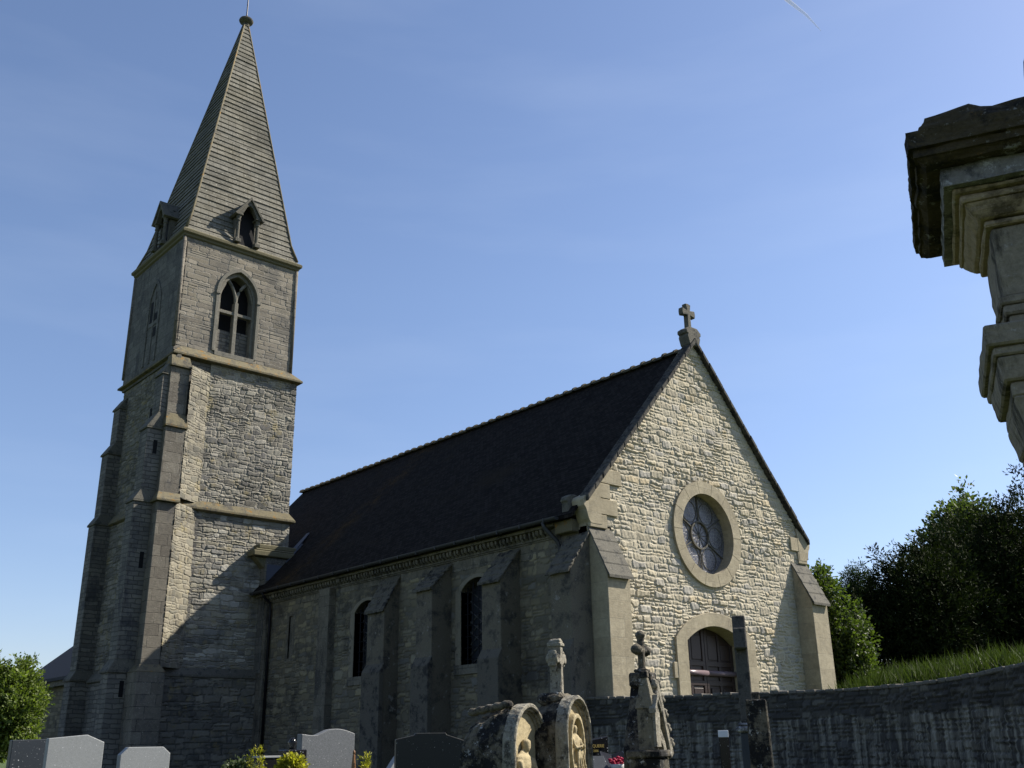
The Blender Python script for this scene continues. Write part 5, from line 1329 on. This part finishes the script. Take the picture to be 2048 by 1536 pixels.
# tall dark cross seen end-on
tc = stone_obj('granite_cross', 'tall dark square granite cross seen end-on in front of the church door', 'cross', -7.16, -9.38, R(-54.7))
g0 = tc.location.z; s_ = .078
o = MB().hexa(rect(-s_*1.0, -s_, s_, s_, Z(-.42)), rect(-s_, -s_, s_, s_, Z(.82))).build('shaft', M['shaft'], tc, bevel=.012)
o = MB().box(-s_+.003, -.34, Z(.41), s_-.003, .34, Z(.65)).build('cross_arm', M['shaft'], tc, bevel=.012)
o = MB(); o.box(-.145, -.145, Z(-.53), .145, .145, Z(-.46)); o.box(-.12, -.12, Z(-.46), .12, .12, Z(-.42)); o.build('base_moulding', M['moncrust'], tc, bevel=.02)  # moulding coloured paler to paint the light on its top
o = MB().box(-.095, -.11, -.1, .095, .11, Z(-.53)).build('pedestal', M['gr_blue'], tc, bevel=.01)
pp = stone_obj('plaque_post', 'white rectangular plate fixed on a dark low post left of the tall cross', 'sign', -6.975, -8.867, R(-54))
g0 = pp.location.z
MB().box(-.06, -.05, -.1, .06, .05, Z(-.55)).build('post', M['gr_black'], pp, bevel=.01)
MB().box(-.062, -.065, Z(-.575), .062, -.052, Z(-.495)).build('plate', M['paper'], pp, bevel=.003)
ob = stone_obj('stone_pillar', 'tapering weathered stone pillar with a bright lit edge, right of the tall cross', 'gravestone', -10.425, -11.84, R(36))
g0 = ob.location.z
o = MB().hexa(rect(-.125, -.10, .125, .10, -.1), rect(-.085, -.08, .085, .08, Z(-.31))).build('shaft', M['tombdark'], ob, bevel=.008); rough(o, 4, .014, .05)
o = MB().hexa([(-.105, -.106, -.1), (.105, -.106, -.1), (.105, -.09, -.1), (-.105, -.09, -.1)], [(-.07, -.086, Z(-.33)), (.07, -.086, Z(-.33)), (.07, -.07, Z(-.33)), (-.07, -.07, Z(-.33))]).build('carved_panel', M['tomb'], ob, bevel=.004); rough(o, 3, .012, .03)
o = MB().box(-.035, -.035, Z(-.32), .03, .03, Z(-.255)).build('broken_top', M['tombdark'], ob, bevel=.008)

# ------------------------------------------------------------------ big tomb monument at the right edge
mo = empty('tomb_monument', 'tall shaded limestone tomb monument with heavy blackened cornice, cut by the right edge', 'monument', (-13.84, -15.30, -2.2), R(-64))
g0 = -2.2
def tier(ins, z0, z1, ins1=None, D_=1.05, W_=1.6):
    i1 = ins if ins1 is None else ins1
    return (rect(ins, ins, W_-ins, D_-ins, Z(z0)), rect(i1, i1, W_-i1, D_-i1, Z(z1)))
def tiers(name, mat, lst, bevel=.008, rg=None):
    b = MB()
    for t in lst: b.hexa(*tier(*t))
    o = b.build(name, mat, mo, bevel=0 if rg and rg[0] > 3 else bevel)
    if rg: rough(o, *rg)
    return o
tiers('cornice_top', M['montop'], [(.06, 1.785, 1.885, .09)], rg=(5, .09, .16))
tiers('cornice', M['montop'], [(0, 1.70, 1.78), (.02, 1.665, 1.70), (.06, 1.64, 1.665, .03)], rg=(5, .035, .1))
tiers('lichen_band', M['moncrust'], [(.115, 1.555, 1.64)], rg=(4, .025, .07))
tiers('bed_moulding', M['monwarm'], [(.15, 1.53, 1.555), (.175, 1.50, 1.53), (.235, 1.43, 1.50, .19), (.25, 1.40, 1.43)], rg=(3, .03, .09))
tiers('frieze', M['mon'], [(.275, 1.08, 1.40), (.25, 1.04, 1.08), (.262, 1.00, 1.04), (.28, .93, 1.00)], rg=(3, .025, .09))
tiers('capital', M['mon'], [(.165, .84, .93), (.185, .80, .84), (.21, .70, .80, .195), (.235, .64, .70), (.262, .50, .64, .235), (.275, .44, .50), (.30, .30, .44, .28), (.31, .25, .30)], rg=(3, .025, .09))
tiers('shaft', M['mon'], [(.318, -1.5, .25)])
tiers('pedestal', M['mon'], [(.28, -2.3, -1.5)])
o = MB().lathe([(.16, -.04), (.15, .03), (.07, .08), (.055, .17), (.10, .21), (.165, .27), (.195, .36), (.185, .43), (.12, .52), (.03, .555)], 28, (.755, .47, Z(1.87))).build('stone_ball', M['gr_dark'], mo, smooth=True)

# ------------------------------------------------------------------ vapour trail high in the sky
t = NT('ice_cloud'); t.out((.9, .9, .9), 1.)
o_ = t.obj(); al = t.math('MULTIPLY', t.ramp(t.noise(o_, .006, 2, .5), .3, .7), .55); t.l.new(al, t.p.inputs['Alpha'])
ct = MB().tube([(2130, 1290, 2240), (2235, 1225, 2103), (2290, 1200, 2060), (2330, 1182, 2012)], 9, 8, r1=1.)
ct = ct.build('vapour_trail', t.m, smooth=True); tag(ct, 'thin white vapour trail high in the sky, top right', 'vapour trail')
